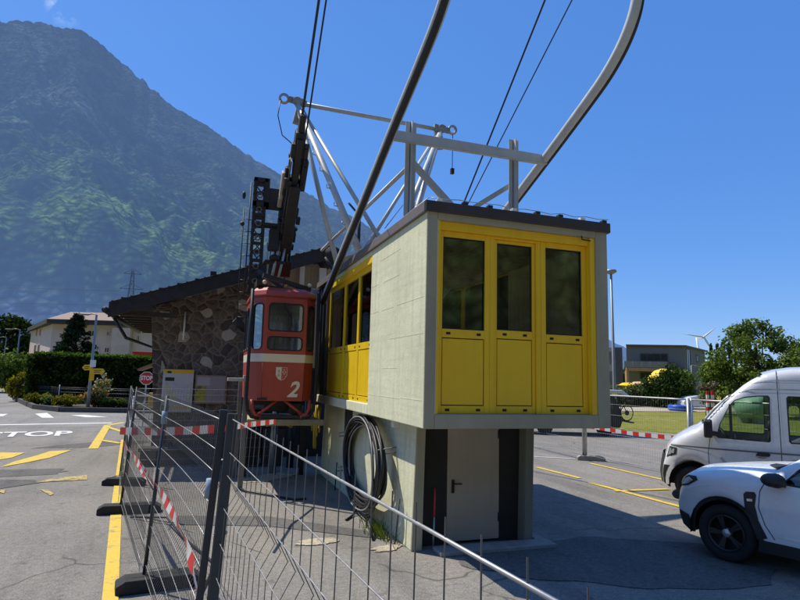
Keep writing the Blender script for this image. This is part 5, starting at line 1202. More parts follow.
a = PD(93, 363.5, 33.5); b = MB(); b.box((a.x - .14, a.y - .1, a.z - .2), (a.x + .14, a.y + .12, a.z + .2)); tag(b.build('control_box', m_white), 'small white box on the lamp post above the yellow signs', 'box')
ss = thing('stop_sign', 'red octagonal stop sign on a grey post beside the stone building', 'sign', tuple(GD(146.5, 33)))
a = PD(146.6, 378.2, 33); base = GD(146.5, 33.06); r_ = .395
b = MB(); b.prism([a + Vector((r_ * math.cos(R(22.5 + 45 * k)), 0, r_ * math.sin(R(22.5 + 45 * k)))) for k in range(8)], (0, .02, 0)); b.build('plate_rim', m_white, ss)
b = MB(); b.prism([a + Vector((r_ * .91 * math.cos(R(22.5 + 45 * k)), -.004, r_ * .91 * math.sin(R(22.5 + 45 * k)))) for k in range(8)], (0, .006, 0)); pl = b.build('plate', m_sign_r, ss)
text_mesh('sign_lettering', 'STOP', .33, m_white, Matrix.Translation(a + Vector((0, -.007, 0))) @ Matrix.Rotation(R(90), 4, 'X'), pl, bold=.012, squash=.78)
b = MB(); b.cyl((a.x, a.y + .06, 0), (a.x, a.y + .06, a.z + .35), .04, 8); b.build('pole', m_steel, ss)
# crowd barrier with a yellow box
wb = thing('crowd_barrier', 'white tubular barrier with three bent rails left of the stone wall', 'barrier', tuple(GD(146, 24.5)))
pL, pR = GD(134, 24.5), GD(157, 24.5)
for k, (z, off) in enumerate(((1.25, .12), (.92, .06), (.62, .02), (.3, -.03))):
    b = MB(); b.tube([pL + Vector((off - .2, 0, z - .3)), pL + Vector((off - .12, 0, z - .08)), pL + Vector((off, 0, z)), pR + Vector((0, 0, z))], .028, 8); b.build('rail', m_white, wb)
for p in (pL, pL.lerp(pR, .5), pR): b = MB(); b.cyl(p + Vector((.02, .05, 0)), p + Vector((.02, .05, 1.23)), .025, 8); b.build('upright', m_white, wb)
p = GD(153.5, 24.3); b = MB(); b.box((p.x - .14, p.y - .08, .85), (p.x + .14, p.y + .06, 1.4)); tag(b.build('post_box', m_sign_y, None, .03), 'yellow box hanging on the white tubular barrier', 'box')
b = MB(); b.prism([PD(137, 369, 20), PD(154, 362.5, 20), PD(154, 365.5, 20), PD(138, 370.8, 20)], (0, 1.5, 0)); tag(b.build('porch_roof', m_tile), 'small brown porch roof beside the corner of the stone building', 'roof')
b = MB(); p = PD(143, 354.5, 60); b.box((p.x - 1.0, p.y, p.z - .25), (p.x + 1.2, p.y + .3, p.z + .3)); tag(b.build('awning', m_sign_r, None, .05), 'small red awning above the hedge at its right end', 'awning')
# lattice pylon on the mountain foot
py_ = thing('power_pylon', 'faint steel lattice power pylon in front of the mountain cliff', 'pylon', tuple(GD(123, 420)))
pc = GD(123, 420); h_ = PD(123, 268, 420).z; m_pyl = M('hazy_steel', (.16, .20, .27), .8, var=.1)
def leg4(t): w_ = 5.2 * (1 - t) ** 1.1 + .7; return [pc + Vector((sx * w_, sy * w_, h_ * t)) for sx, sy in ((-1, -1), (1, -1), (1, 1), (-1, 1))]
b = MB(); prev = leg4(0)
for i in range(1, 11):
    cur = leg4(i / 10)
    for k in range(4): b.beam(prev[k], cur[k], .35, .35); b.beam(prev[k], cur[(k + 1) % 4], .2, .2); b.beam(cur[k], cur[(k + 1) % 4], .2, .2)
    prev = cur
for t, w_ in ((.97, 6), (.82, 8), (.68, 6.5)): 
    b.beam(pc + Vector((-w_, 0, h_ * t)), pc + Vector((w_, 0, h_ * t)), .4, .4); b.beam(pc + Vector((-w_, 0, h_ * t)), pc + Vector((0, 0, h_ * t + 4)), .25, .25); b.beam(pc + Vector((w_, 0, h_ * t)), pc + Vector((0, 0, h_ * t + 4)), .25, .25)
b.build('lattice', m_pyl, py_)
for k, (t, w_) in enumerate(((.82, 8), (.68, 6.5))):
    b = MB(); s = pc + Vector((-w_, 0, h_ * t - 2)); b.tube([s, s + Vector((-120, -10, -6)), s + Vector((-300, -30, 4))], .12, 4); b.build('power_line', m_pyl, py_)

# ================================================================== RIGHT BACKGROUND
# fence on the far side of the parking bays
Ra, Rb = G(586, 460), G(691, 481); Rc = Rb + (Rb - Ra); Rz = Ra - (Rb - Ra)
kw = dict(top_r=.022, zt=1.98, dx=.075, fold=.03, wr=.0022, grp='mesh fence panels beyond the parking bays', mat=m_steel, pmat=m_steel, folds=(.95,), rails=(.3, .6, 1.4, 1.7))
fence('mesh fence panel beyond the parking bays with red-white tape, right of the concrete foot', Ra, Rb, post_r=.035, **kw)
fence('mesh fence panel behind the white vans, right end of the far fence', Rb + Vector((.05, -.05, 0)), Rc, post_r=.03, **kw)
fence('mesh fence panel hidden partly behind the platform base, left end of the far fence', Rz, Ra + Vector((-.05, .05, 0)), post_r=.03, **kw)
foot('pale concrete fence foot at the far side of the parking bays', Ra + Vector((.1, -.1, 0)), R(-28), m_conc_foot, .8, .26, 'far fence feet')
foot('pale concrete fence foot partly hidden by the silver van', Rb + Vector((0, -.05, 0)), R(-28), m_conc_foot, .8, .26, 'far fence feet')
ribbon('red-white tape on the far fence beside the parking bays', [Rz + Vector((0, -.05, 1.05)), Ra + Vector((-.5, 0, .98)), Ra + Vector((0, -.05, 1.0)), Ra.lerp(Rb, .5) + Vector((0, -.05, .95)), Rb + Vector((0, -.05, .98)), Rc + Vector((0, -.05, 1.0))], .11)
# grey flat-roofed house
D_h = 74
hs_ = thing('modern_house', 'grey flat-roofed modern house with a balcony over a timber pergola', 'house', tuple(GD(655, D_h)))
P0, P1 = PD(627, 380, D_h + 1.5), PD(686, 380, D_h); P2 = PD(706, 380, D_h + 9); PL_ = PD(600, 380, D_h + 8); zt_h = PD(660, 346, D_h).z
bk = P2 + (P0 - P1)
b = MB(); b.prism([(p.x, p.y, 0) for p in (P0, P1, P2, bk)], (0, 0, zt_h)); b.build('wall', m_house, hs_)
b = MB(); b.prism([(p.x, p.y, zt_h) for p in (P0 + Vector((-.2, -.2, 0)), P1 + Vector((.0, -.25, 0)), P2 + Vector((.25, 0, 0)), bk)], (0, 0, .22)); b.build('roof_edge', m_house_d, hs_)
q = PD(622, 380, D_h + 4.5)
b = MB(); q1_, q2_ = PD(596, 380, D_h + 5), PD(613.5, 380, D_h + 3.5); b.prism([(q1_.x, q1_.y, 0), (q2_.x, q2_.y, 0), (q2_.x + 2, q2_.y + 10, 0), (q1_.x, q1_.y + 12, 0)], (0, 0, PD(605, 347.5, D_h + 4).z)); b.build('wing', m_house, hs_)
b = MB(); q1_, q2_ = PD(613.7, 380, D_h + 3.3), PD(623, 380, D_h + 3); b.prism([(q1_.x, q1_.y, 0), (q2_.x, q2_.y, 0), (q2_.x + 2, q2_.y + 9, 0), (q1_.x, q1_.y + 9, 0)], (0, 0, PD(618, 347, D_h + 3).z)); b.build('link_block', m_house_d, hs_)
wallwin(641, 653, 354.5, 360.5, P0, P1, hs_, m_house_d); wallwin(654, 667, 354.5, 360.5, P0, P1, hs_, m_house_d); wallwin(641, 661, 373, 382, P0, P1, hs_, m_house_d, 'terrace_door')
b = MB(); p = PD(697.5, 359, D_h + 4); 
wallwin(696.5, 698.5, 356, 361, P1, P2, hs_, m_house_d); wallwin(688, 689.5, 350, 392, P1, P2, hs_, m_house_d, 'dark_strip')
wallwin(606, 611, 352.5, 360, PD(596, 380, D_h + 5), PD(613.5, 380, D_h + 3.5), hs_, m_house_d); wallwin(607, 611, 372, 382, PD(596, 380, D_h + 5), PD(613.5, 380, D_h + 3.5), hs_, m_house_d)
# balcony + pergola
dd = (P1 - P0); dd.z = 0; dd.normalize(); out_ = Vector((dd.y, -dd.x, 0)); out_ = out_ if out_.y < 0 else -out_
zb0, zb1 = PD(640, 367.5, D_h - 2).z, PD(640, 361, D_h - 2).z
bal0, bal1 = PD(624, 365, D_h - .5), PD(676, 365, D_h - 1.8)
b = MB(); b.prism([(bal0.x, bal0.y, zb0 - .15), (bal1.x, bal1.y, zb0 - .15), (P1.x, P1.y - .02, zb0 - .15), (P0.x, P0.y - .02, zb0 - .15)], (0, 0, .2)); bl_ = b.build('balcony_slab', m_house_d, hs_)
m_bal = M('frosted_grey_panel', (.26, .27, .28), .4, var=.05)
for i in range(6):
    a, c_ = bal0.lerp(bal1, i / 6 + .006), bal0.lerp(bal1, (i + 1) / 6 - .006); b = MB(); b.prism([(a.x, a.y, zb0 + .06), (c_.x, c_.y, zb0 + .06), (c_.x, c_.y, zb1), (a.x, a.y, zb1)], (0, .05, 0)); b.build('railing_panel', m_bal if i < 5 else m_house_d, bl_)
b = MB(); b.prism([(bal1.x, bal1.y, zb0 + .1), (bal1.x + 2.2, bal1.y + .2, zb0 - 1.9), (bal1.x + 2.2, bal1.y + .2, zb0 - .8), (bal1.x, bal1.y, zb1)], (0, .06, 0)); b.build('stair_rail', m_house_d, bl_)
pg = thing('pergola', 'pale timber pergola frame below the balcony of the grey house', 'pergola', tuple(GD(645, D_h - 3)))
b = MB(); pz = PD(640, 369.5, D_h - 3).z; pa, pb_ = PD(626, 370, D_h - 3), PD(668, 370, D_h - 3.5)
b.beam((pa.x, pa.y, pz), (pb_.x, pb_.y, pz), .25, .4); b.build('beam', m_pine_wood, pg)
for f_ in (.02, .98): p = pa.lerp(pb_, f_); b = MB(); b.box((p.x - .17, p.y - .15, 0), (p.x + .17, p.y + .15, pz - .2)); b.build('post', m_pine_wood, pg)
# parasols, pool, shrubs
um = thing('parasol', 'bright yellow tilted parasol on the terrace of the grey house', 'parasol', tuple(GD(663, 64))); pc_ = PD(664, 375, 64)
b = MB(); b.lathe(pc_, Vector((-.35, -.5, .8)), [(1.65, -.75), (1.3, -.15), (.8, .3), (.0, .62)], 14); b.build('canopy', M('parasol_yellow', (.80, .55, .02), .6, var=.06), um)
b = MB(); b.cyl((pc_.x + .2, pc_.y + .3, 0), pc_, .04, 6); b.build('pole', m_steel, um)
for x, lb in ((629, 'low yellow sunshade at the left of the terrace'), (640, 'pale orange sunshade beside the hedge on the terrace')):
    p = PD(x, 384.5 if x < 635 else 383.5, 62); s_ = thing('sunshade', lb, 'sunshade', (p.x, p.y, 0)); b = MB(); b.lathe(p, (0.1, 0, 1), [(1.15, -.2), (.7, .1), (0, .22)], 12); b.build('canopy', M('parasol_yellow', (.80, .55, .02), .6) if x < 635 else M('parasol_peach', (.7, .45, .22), .6), s_); b = MB(); b.cyl((p.x, p.y, 0), p, .04, 6); b.build('pole', m_steel, s_)
pl_ = thing('paddling_pool', 'small round blue paddling pool on the lawn', 'pool', tuple(GD(679.5, 52)))
p = GD(679.5, 52); b = MB(); b.lathe(p + Vector((0, 0, .0)), (0, 0, 1), [(.9, 0), (1.05, .12), (1.0, .25), (1.06, .38), (.98, .5), (.86, .5), (.84, .12), (0, .1)], 24); b.build('pool_wall', M('pool_blue', (.02, .10, .55), .4), pl_)
b = MB(); b.disc(p + Vector((0, 0, .36)), (0, 0, 1), .85, .01, 20); b.build('water', M('pool_water', (.10, .35, .65), .1), pl_)
for i, (x, D, z, sx, r_, n, mt, lb) in enumerate(((618, 60, .9, 1.3, 1.0, 2200, m_leaf_g, 'grey green hedge shrub at the left beside the platform edge, behind the lawn'), (628, 60, 1.1, 1.3, 1.0, 2600, m_leaf_g, 'grey green hedge shrub in front of the pergola post'), (638, 60, 1.0, 1.3, 1.0, 2600, m_leaf_g, 'grey green hedge shrub in the middle of the terrace hedge'), (647, 60, .9, 1.0, .95, 2400, m_leaf_g, 'grey green hedge shrub left of the dark round shrubs'), (658, 58, 1.6, .9, 1.25, 4200, m_leaf_d, 'dark green round shrub below the yellow parasol'), (668, 58, 2.2, .7, 1.2, 3800, m_leaf_d, 'tall dark green shrub right of the yellow parasol'), (679, 58, 2.1, .9, 1.15, 3800, m_leaf, 'dark green shrub at the corner of the grey house'))):
    bush(lb, tuple(GD(x, D) + Vector((0, 0, z))), (sx, .5, z * .6), r_, n, .13, mt, 70 + i, 'shrubs along the lawn of the grey house', nb=10)
p = GD(697, 56); cc_ = thing('covered_car', 'pale low parked car half hidden behind the far fence', 'car', tuple(p))
b = MB(); b.prism([(p.x - 1.7, p.y, .25), (p.x + 1.5, p.y - .8, .25), (p.x + 1.5, p.y - .8, .8), (p.x + .9, p.y - .65, 1.05), (p.x - .3, p.y - .3, 1.32), (p.x - 1.0, p.y - .1, 1.2), (p.x - 1.7, p.y, .75)], (.5, 1.5, 0)); b.build('body', m_carw, cc_, .12)
for s in (-1.1, .95): b = MB(); b.disc((p.x + s, p.y - .25 * s - .35, .3), (.3, 1, 0), .3, .2, 14); b.build('wheel', m_tyre, cc_)
b = MB(); b.prism([(p.x - .2, p.y - .36, 1.0), (p.x + .7, p.y - .62, .98), (p.x + .35, p.y - .53, 1.2), (p.x - .2, p.y - .38, 1.24)], (0, .02, 0)); b.build('window', m_winblk, cc_)
for k, (x, lb) in enumerate(((707, 'red and white striped warning post at the lawn edge, left one'), (712, 'red and white striped warning post at the lawn edge, right one'))):
    p = GD(x, 44); t = thing('warning_post', lb, 'post', tuple(p), 'striped posts at the lawn edge')
    for j in range(6): b = MB(); b.box((p.x - .12, p.y - .04, .1 + j * .3), (p.x + .12, p.y + .04, .1 + (j + 1) * .3 - .002)); b.build('stripe', m_sign_r if j % 2 else m_white, t)
tl = thing('street_lamp', 'very tall slim lamp post right of the platform, taller than the house', 'street lamp', tuple(GD(614.5, 30)))
p = PD(610.9, 271, 30); base = GD(614.5, 30); b = MB(); b.tube([base, base + Vector((0, 0, 1)), Vector((p.x, p.y, p.z))], [.10, .09, .055], 8); b.build('pole', m_lamp, tl)
b = MB(); b.lathe((p.x, p.y, p.z), (0, 0, 1), [(0, .1), (.26, .05), (.30, -.05), (.12, -.16), (0, -.16)], 14); b.build('lamp_head', m_lamp, tl)
lamp('short lamp post before the corner of the grey house', GD(692, 60), PD(690.5, 365.5, 60).z, Vector((.45, 0, 0)), .35, .07)
# gas tank seen through the van windows
gt = thing('gas_tank', 'pale green horizontal gas tank on the lawn, seen through the silver van windows', 'tank', tuple(GD(752, 38)))
a = PD(738, 408, 38); c_ = PD(768, 408, 36.5); b = MB(); b.tube([a, a.lerp(c_, .03), a.lerp(c_, .1), a.lerp(c_, .9), a.lerp(c_, .97), c_], [.15, .55, .75, .75, .55, .15], 18); b.build('tank_shell', M('pale_green_paint', (.30, .46, .32), .5, var=.08), gt)
for f_ in (.25, .75): p = a.lerp(c_, f_); b = MB(); b.box((p.x - .3, p.y - .4, 0), (p.x + .1, p.y + .4, p.z - .45)); b.build('saddle', m_kerb, gt)
# trees
tr = GD(752, 44)
tree('large leafy fruit tree with an open crown, right of the grey house', GD(760, 46), 7.6, 4.1, 14000, .12, m_leaf, 81, nb=70, low=.2, rb=.215)
tree('lower spreading tree left of the large fruit tree, in front of the grey house', GD(722, 48), 4.5, 2.3, 5200, .12, m_leaf, 82, nb=26, low=.15, rb=.3)
tree('leafy tree at the right edge of the picture', GD(800, 50), 6.2, 3.0, 6500, .14, m_leaf, 83, nb=30, low=.15, rb=.3)
tree('small flowering tree with pale blossoms above the striped posts', GD(706, 46), 3.1, 1.0, 1400, .10, leaf_mat('pale_blossom', (.12, .11, .07), (.22, .20, .15), (.42, .36, .33)), 84, nb=10, low=.35)
for i, (x, yt, w_) in enumerate(((712.5, 344, .5), (719, 342.5, .5), (724.5, 342, .75), (731.5, 343, .55), (737, 341, .5))):
    base = GD(x, 150); h = PD(x, yt, 150).z; t = thing('poplar_tree', ['slim dark poplar nearest the wind turbine', 'second slim dark poplar from the left', 'widest dark poplar, in the middle of the row', 'fourth poplar from the left, close to the fruit tree', 'rightmost poplar, partly behind the fruit tree'][i], 'tree', tuple(base), 'row of poplars')
    V, Fq = leaves([(base.x, base.y, h * f_, 1.0 * w_ * (.55 + .45 * math.sin(math.pi * (f_ * .9 + .05))), 1.0 * w_ * .8, h * .1) for f_ in np.linspace(.08, .92, 11)], 1500, .26, 90 + i); fast_mesh('crown', V, Fq, m_leaf_d, t)
    b = MB(); b.tube([base, base + Vector((0, 0, h * .9))], [.4, .08], 6); b.build('trunk', m_bark, t)
# far tree belt that closes the horizon
g = np.random.default_rng(2); bel = []
for i in range(420):
    az = R(-60 + 160 * i / 420 + g.normal() * .3); d_ = 330 + 60 * g.random(); r_ = g.uniform(5, 9); bel.append((math.sin(az) * d_, math.cos(az) * d_, r_ * .5, r_ * 1.3, r_ * 1.3, r_ * g.uniform(.6, 1.1)))
V, Fq = leaves(bel, 42000, 1.5, 5); tag(fast_mesh('tree_belt', V, Fq, m_leaf_d), 'far belt of trees along the valley floor', 'trees', None, 'stuff')
# wind turbine
wt = thing('wind_turbine', 'white wind turbine with three blades far behind the grey house', 'wind turbine', tuple(GD(704, 900)))
hub = PD(702.3, 337.2, 900); base = GD(704.5, 905); b = MB(); b.tube([base, (hub.x, base.y, hub.z)], [2.6, 1.3], 12); b.build('tower', m_white, wt)
b = MB(); b.beam(hub + Vector((0, 8, 0)), hub + Vector((0, -2, 0)), 4, 4); b.ball(hub + Vector((0, -3, 0)), 2.2); b.build('nacelle', m_white, wt)
tips = [PD(682, 333.5, 897), PD(716.5, 326.8, 897)]; third = hub * 3 - tips[0] - tips[1]; third.y = hub.y - 3
for tp in (tips[0], tips[1], hub + (third - hub).normalized() * 36):
    h0 = hub + Vector((0, -3, 0)); b = MB(); b.tube([h0, h0.lerp(tp, .2), h0.lerp(tp, .6), tp], [.9, 1.5, .9, .25], 6); b.build('blade', m_white, wt)
# dark vehicle with a bicycle rack, mostly behind the platform

# ================================================================== VEHICLES
def pip(p, poly):
    c_ = False; n = len(poly)
    for k in range(n):
        x1, y1 = poly[k]; x2, y2 = poly[k - 1]
        if (y1 > p[1]) != (y2 > p[1]) and p[0] < (x2 - x1) * (p[1] - y1) / (y2 - y1) + x1: c_ = not c_
    return c_
def smooth_poly(P, it=2, keep=()):
    for _ in range(it):
        Q = []; n = len(P)
        for i in range(n):
            a, c_ = P[i], P[(i + 1) % n]; Q += [(a[0] * .75 + c_[0] * .25, a[1] * .75 + c_[1] * .25), (a[0] * .25 + c_[0] * .75, a[1] * .25 + c_[1] * .75)]
        P = Q
    return P
class Car:
    """s runs from the front axle to the rear, z up; the left flank faces +t"""
    def __init__(s_, origin, heading, outline, halfw):
        h = R(heading); s_.o = Vector((origin[0], origin[1], 0)); s_.back = -Vector((math.sin(h), math.cos(h), 0)); s_.left = Vector((-math.cos(h), math.sin(h), 0)); s_.out = outline; s_.hw = halfw; s_.W = halfw(1.5, .7)
        if s_.left.dot(Vector((0, 0, 0)) - s_.o) < 0: s_.left = -s_.left
        s_.mid = s_.o - s_.left * s_.W
    def edge_d(s_, x, z):
        d = 9; n = len(s_.out)
        for i in range(n):
            ax, az = s_.out[i]; bx, bz = s_.out[(i + 1) % n]; vx, vz = bx - ax, bz - az; l2 = vx * vx + vz * vz
            t = max(0, min(1, ((x - ax) * vx + (z - az) * vz) / l2)) if l2 else 0; d = min(d, math.hypot(x - ax - t * vx, z - az - t * vz))
        return d
    def P(s_, x, z, side=1, off=0.0, rnd=True):
        w = s_.hw(x, z)
        if rnd and z > .62:
            r = .16 if z > .9 else .16 * (z - .62) / .28
            d = s_.edge_d(x, z)
            if d < r and r > 0: w -= (r - math.sqrt(max(0, r * r - (r - d) ** 2))) * .8
        return s_.mid + s_.back * x + s_.left * (side * (w + off)) + Vector((0, 0, z))
    def patch(s_, name, poly, mat, parent, off=.004, holes=(), side=1, step=.07):
        if side == 0:
            return [s_.patch(name, poly, mat, parent, off, holes, k, step) for k in (1, -1)]
        pts = []; edges = []
        for l in [poly] + list(holes):
            o = len(pts); m = []
            for i in range(len(l)):
                a, c_ = l[i], l[(i + 1) % len(l)]; k = max(1, int(math.hypot(c_[0] - a[0], c_[1] - a[1]) / step))
                for j in range(k): m.append((a[0] + (c_[0] - a[0]) * j / k, a[1] + (c_[1] - a[1]) * j / k))
            pts += [Vector(p) for p in m]; edges += [(o + i, o + (i + 1) % len(m)) for i in range(len(m))]
        xs_ = [p[0] for p in poly]; zs = [p[1] for p in poly]
        x = min(xs_) + step / 2
        while x < max(xs_):
            z = min(zs) + step / 2
            while z < max(zs):
                if pip((x, z), poly) and not any(pip((x, z), h) for h in holes): pts.append(Vector((x, z)))
                z += step
            x += step
        vs, _, fs, *_ = delaunay_2d_cdt(pts, edges, [], 0, 1e-5); keep = []
        for f_ in fs:
            q = sum((vs[k] for k in f_), Vector((0, 0))) / len(f_)
            if pip(q, poly) and not any(pip(q, h) for h in holes): keep.append(tuple(f_))
        b = MB(); b.add([s_.P(p.x, p.y, side, off) for p in vs], keep, True)
        return b.build(name, mat, parent)
    def strip(s_, name, line, w, mat, parent, off=.004, side=0):
        """thin band along a polyline on the flank"""
        if side == 0:
            return [s_.strip(name, line, w, mat, parent, off, k) for k in (1, -1)]
        fine = []
        for i in range(len(line) - 1):
            (x0_, z0_), (x1_, z1_) = line[i], line[i + 1]; k = max(1, int(math.hypot(x1_ - x0_, z1_ - z0_) / .05))
            fine += [(x0_ + (x1_ - x0_) * j / k, z0_ + (z1_ - z0_) * j / k) for j in range(k)]
        line = fine + [line[-1]]; up = []; lo = []
        for i, p in enumerate(line):
            a, c_ = line[max(0, i - 1)], line[min(len(line) - 1, i + 1)]; d = math.hypot(c_[0] - a[0], c_[1] - a[1]); nx, nz = -(c_[1] - a[1]) / d * w / 2, (c_[0] - a[0]) / d * w / 2
            up.append((p[0] + nx, p[1] + nz)); lo.append((p[0] - nx, p[1] - nz))
        b = MB()
        for sd in (side,):
            b.add([s_.P(x, z, sd, off) for x, z in up] + [s_.P(x, z, sd, off) for x, z in lo], [(i, i + 1, len(line) + i + 1, len(line) + i) for i in range(len(line) - 1)], True)
        return b.build(name, mat, parent)
    def cap(s_, name, i0, i1, mat, parent, crown=.03, inset=0.0, nseg=10, lift=0.0):
        """skin from flank to flank along outline points i0..i1"""
        b = MB(); P = s_.out[i0:i1 + 1]; vs = []
        for k, (x, z) in enumerate(P):
            a, c_ = s_.P(x, z, 1, -inset), s_.P(x, z, -1, -inset); p0, p1 = P[max(0, k - 1)], P[min(len(P) - 1, k + 1)]
            tx, tz = p1[0] - p0[0], p1[1] - p0[1]; l = math.hypot(tx, tz) or 1; nx, nz = -tz / l, tx / l
            for j in range(nseg + 1):
                t = j / nseg; h = crown * 4 * t * (1 - t) + lift; vs.append(a.lerp(c_, t) + s_.back * nx * h + Vector((0, 0, nz * h)))
        fs = [(k * (nseg + 1) + j, k * (nseg + 1) + j + 1, (k + 1) * (nseg + 1) + j + 1, (k + 1) * (nseg + 1) + j) for k in range(len(P) - 1) for j in range(nseg)]
        b.add(vs, fs, True); return b.build(name, mat, parent)
    def wheel(s_, x, r, parent, rimmat, spokes=5, inset=.03, width=.21, side=1, rim=.62, plain=False):
        hs_b = MB(); wv = s_.hw(max(x, .3), .4); hs_b.add([s_.mid + s_.back * (x + (r * 1.3) * math.cos(R(a))) + s_.left * side * q + Vector((0, 0, r + (r * 1.3) * math.sin(R(a)))) for a in range(-10, 191, 20) for q in (wv - .05, wv - .5)], [(2 * k, 2 * k + 1, 2 * k + 3, 2 * k + 2) for k in range(10)], True); hs_b.add([s_.mid + s_.back * (x + (r * 1.3) * math.cos(R(a))) + s_.left * side * (wv - .5) + Vector((0, 0, r + (r * 1.3) * math.sin(R(a)))) for a in range(-10, 191, 20)], [tuple(range(11))]); hs_b.build('wheel_housing', m_black, parent)
        w = s_.hw(max(x, .3), .4); c_ = s_.mid + s_.back * x + s_.left * side * (w - inset - width / 2) + Vector((0, 0, r)); ax = s_.left * side; h = width / 2
        whl = MB(); whl.lathe(c_, ax, [(r * rim, -h), (r * .93, -h), (r, -h * .6), (r, h * .6), (r * .95, h * .95), (r * .80, h * 1.02), (r * rim, h * .85), (r * rim * .97, h * .3)], 32); o = whl.build('wheel', m_tyre, parent)
        q = MB(); q.lathe(c_, ax, [(r * rim, h * .86), (r * rim * .93, h * .7), (r * rim * .9, -h * .2), (0, -h * .25)], 28); q.build('wheel_well', m_plastic, o)
        rm = MB(); rm.lathe(c_, ax, [(r * rim * 1.0, h * .88), (r * rim * .96, h * .98), (r * rim * .88, h * .80)], 32)
        u_ = Vector((0, 0, 1)); v_ = ax.cross(u_)
        for k in range(spokes):
            for dlt in ((-.11, .11) if not plain else (0,)):
                a = 2 * math.pi * k / spokes + dlt + .3; d = u_ * math.cos(a) + v_ * math.sin(a); a2 = 2 * math.pi * k / spokes + .3 + dlt * .4; d2 = u_ * math.cos(a2) + v_ * math.sin(a2)
                rm.beam(c_ + ax * h * .62 + d2 * r * .08, c_ + ax * h * .74 + d * r * rim * .93, .035, .035, tuple(ax))
        rm.lathe(c_, ax, [(r * .22, h * .5), (r * .2, h * .72), (0, h * .74)], 16); rm.build('rim', rimmat, o)
        hb = MB(); hb.lathe(c_, ax, [(r * .16, h * .74), (r * .13, h * .84), (0, h * .85)], 12); hb.build('hub_cap', m_rim_l, o)
def arc(cx_, cz_, r, a0, a1, n=12): return [(cx_ + r * math.cos(R(a0 + (a1 - a0) * i / n)), cz_ + r * math.sin(R(a0 + (a1 - a0) * i / n))) for i in range(n + 1)]

# ---------- silver-white high-roof van
vo = G(694, 503); vroot = thing('panel_van', 'silver-white high-roof van with black mirror, parked behind the white car', 'van', tuple(vo))
arch_f = arc(0, .36, .44, 196, -13, 16); arch_r = arc(3.65, .36, .44, 193, -13, 16)
top_v = [(-.56, .30), (-.58, .48), (-.55, .68), (-.51, .86), (-.46, 1.04), (-.36, 1.16), (-.18, 1.29), (-.02, 1.385), (.10, 1.44), (.20, 1.53), (.42, 1.80), (.62, 2.02), (.80, 2.19), (.95, 2.33), (1.10, 2.44), (1.28, 2.54), (1.5, 2.61), (1.75, 2.655), (2.2, 2.68), (3.4, 2.68), (4.5, 2.67), (4.72, 2.60), (4.82, 2.4), (4.90, 1.4), (4.92, .6), (4.90, .32)]
out_v = top_v + [(4.4, .26)] + arch_r[::-1] + [(3.0, .26), (.6, .26)] + arch_f[::-1] + [(-.44, .22)]
def hw_van(s, z):
    w = 1.0 - .11 * max(0, (z - 1.15) / 1.5) ** 1.3 - .02 * max(0, (.6 - z) / .4)
    f = max(0, (.55 - s) / 1.13); return w - .30 * f ** 2.2
van = Car(vo, -42, out_v, hw_van)
w1 = [(.44, 1.31), (.50, 1.545), (.68, 1.92), (.78, 2.035), (.95, 2.10), (1.20, 2.135), (1.345, 2.14), (1.37, 2.10), (1.345, 1.29), (1.32, 1.265), (.48, 1.285)]
w2 = [(1.63, 1.30), (1.66, 1.265), (2.70, 1.265), (2.74, 1.30), (2.74, 2.10), (2.70, 2.14), (1.66, 2.14), (1.63, 2.10)]
w3 = [(2.90, 1.30), (2.93, 1.265), (4.5, 1.265), (4.55, 1.30), (4.48, 2.10), (4.44, 2.14), (2.93, 2.14), (2.90, 2.10)]
van.patch('body_side', out_v, m_vanw, vroot, 0.0, (w1, w2, w3), 0, .06)
van.cap('bonnet', 3, 9, m_vanw, vroot, .05); van.cap('front_bumper', 0, 3, m_plastic, vroot, .10)
van.cap('windscreen', 9, 15, m_car_glass, vroot, .0, .05, lift=-.01); van.cap('roof', 15, 21, m_vanw, vroot, .05); van.cap('rear_door', 21, 25, m_vanw, vroot, .02)
for nm, w_ in (('front_window', w1), ('side_window', w2), ('rear_window', w3)):
    van.patch(nm, w_, m_car_glass, vroot, -.015, (), 0); 
    cxx = sum(p[0] for p in w_) / len(w_); czz = sum(p[1] for p in w_) / len(w_)
    van.patch('window_seal', w_, m_plastic, vroot, .003, ([(p[0] + (cxx - p[0]) * .045, p[1] + (czz - p[1]) * .055) for p in w_],), 0, .05)
van.strip('window_divider', [(.70, 1.29), (.70, 1.95)], .05, m_plastic, vroot)
van.strip('door_gap', [(.30, .55), (.29, 1.0), (.33, 1.28)], .012, m_black, vroot); van.strip('door_gap', [(1.50, .45), (1.50, 2.2), (1.50, 2.62)], .012, m_black, vroot)
van.strip('roof_seam', [(.20, 1.56), (.40, 1.82), (.66, 2.07), (.86, 2.20), (1.1, 2.245), (1.5, 2.26), (4.6, 2.26)], .022, m_steel, vroot, .006)
van.strip('roof_seam', [(1.02, 2.36), (1.4, 2.43), (4.6, 2.44)], .014, m_steel, vroot, .004)
van.strip('belt_crease', [(-.40, 1.075), (0, 1.078), (1.0, 1.07), (4.7, 1.07)], .028, M('crease_shade_grey', (.13, .13, .135), .5), vroot, .008)  # belt crease as a dark strip, its shade put into the colour
van.strip('shoulder_crease', [(.5, .92), (.62, .76), (.8, .66), (1.2, .62)], .05, M('shaded_silver', (.42, .43, .45), .35), vroot, .004)
van.patch('door_handle', [(1.08, 1.00), (1.30, 1.00), (1.33, 1.04), (1.29, 1.07), (1.12, 1.07)], m_plastic, vroot, .03, (), 0)
van.patch('handle_bowl', [(1.09, .97), (1.20, .95), (1.29, .985), (1.2, 1.0)], m_lens, vroot, .01, (), 0)
van.patch('headlight', [(-.49, .82), (-.30, .90), (-.28, 1.03), (-.42, 1.045)], m_plastic, vroot, .006, (), 0)
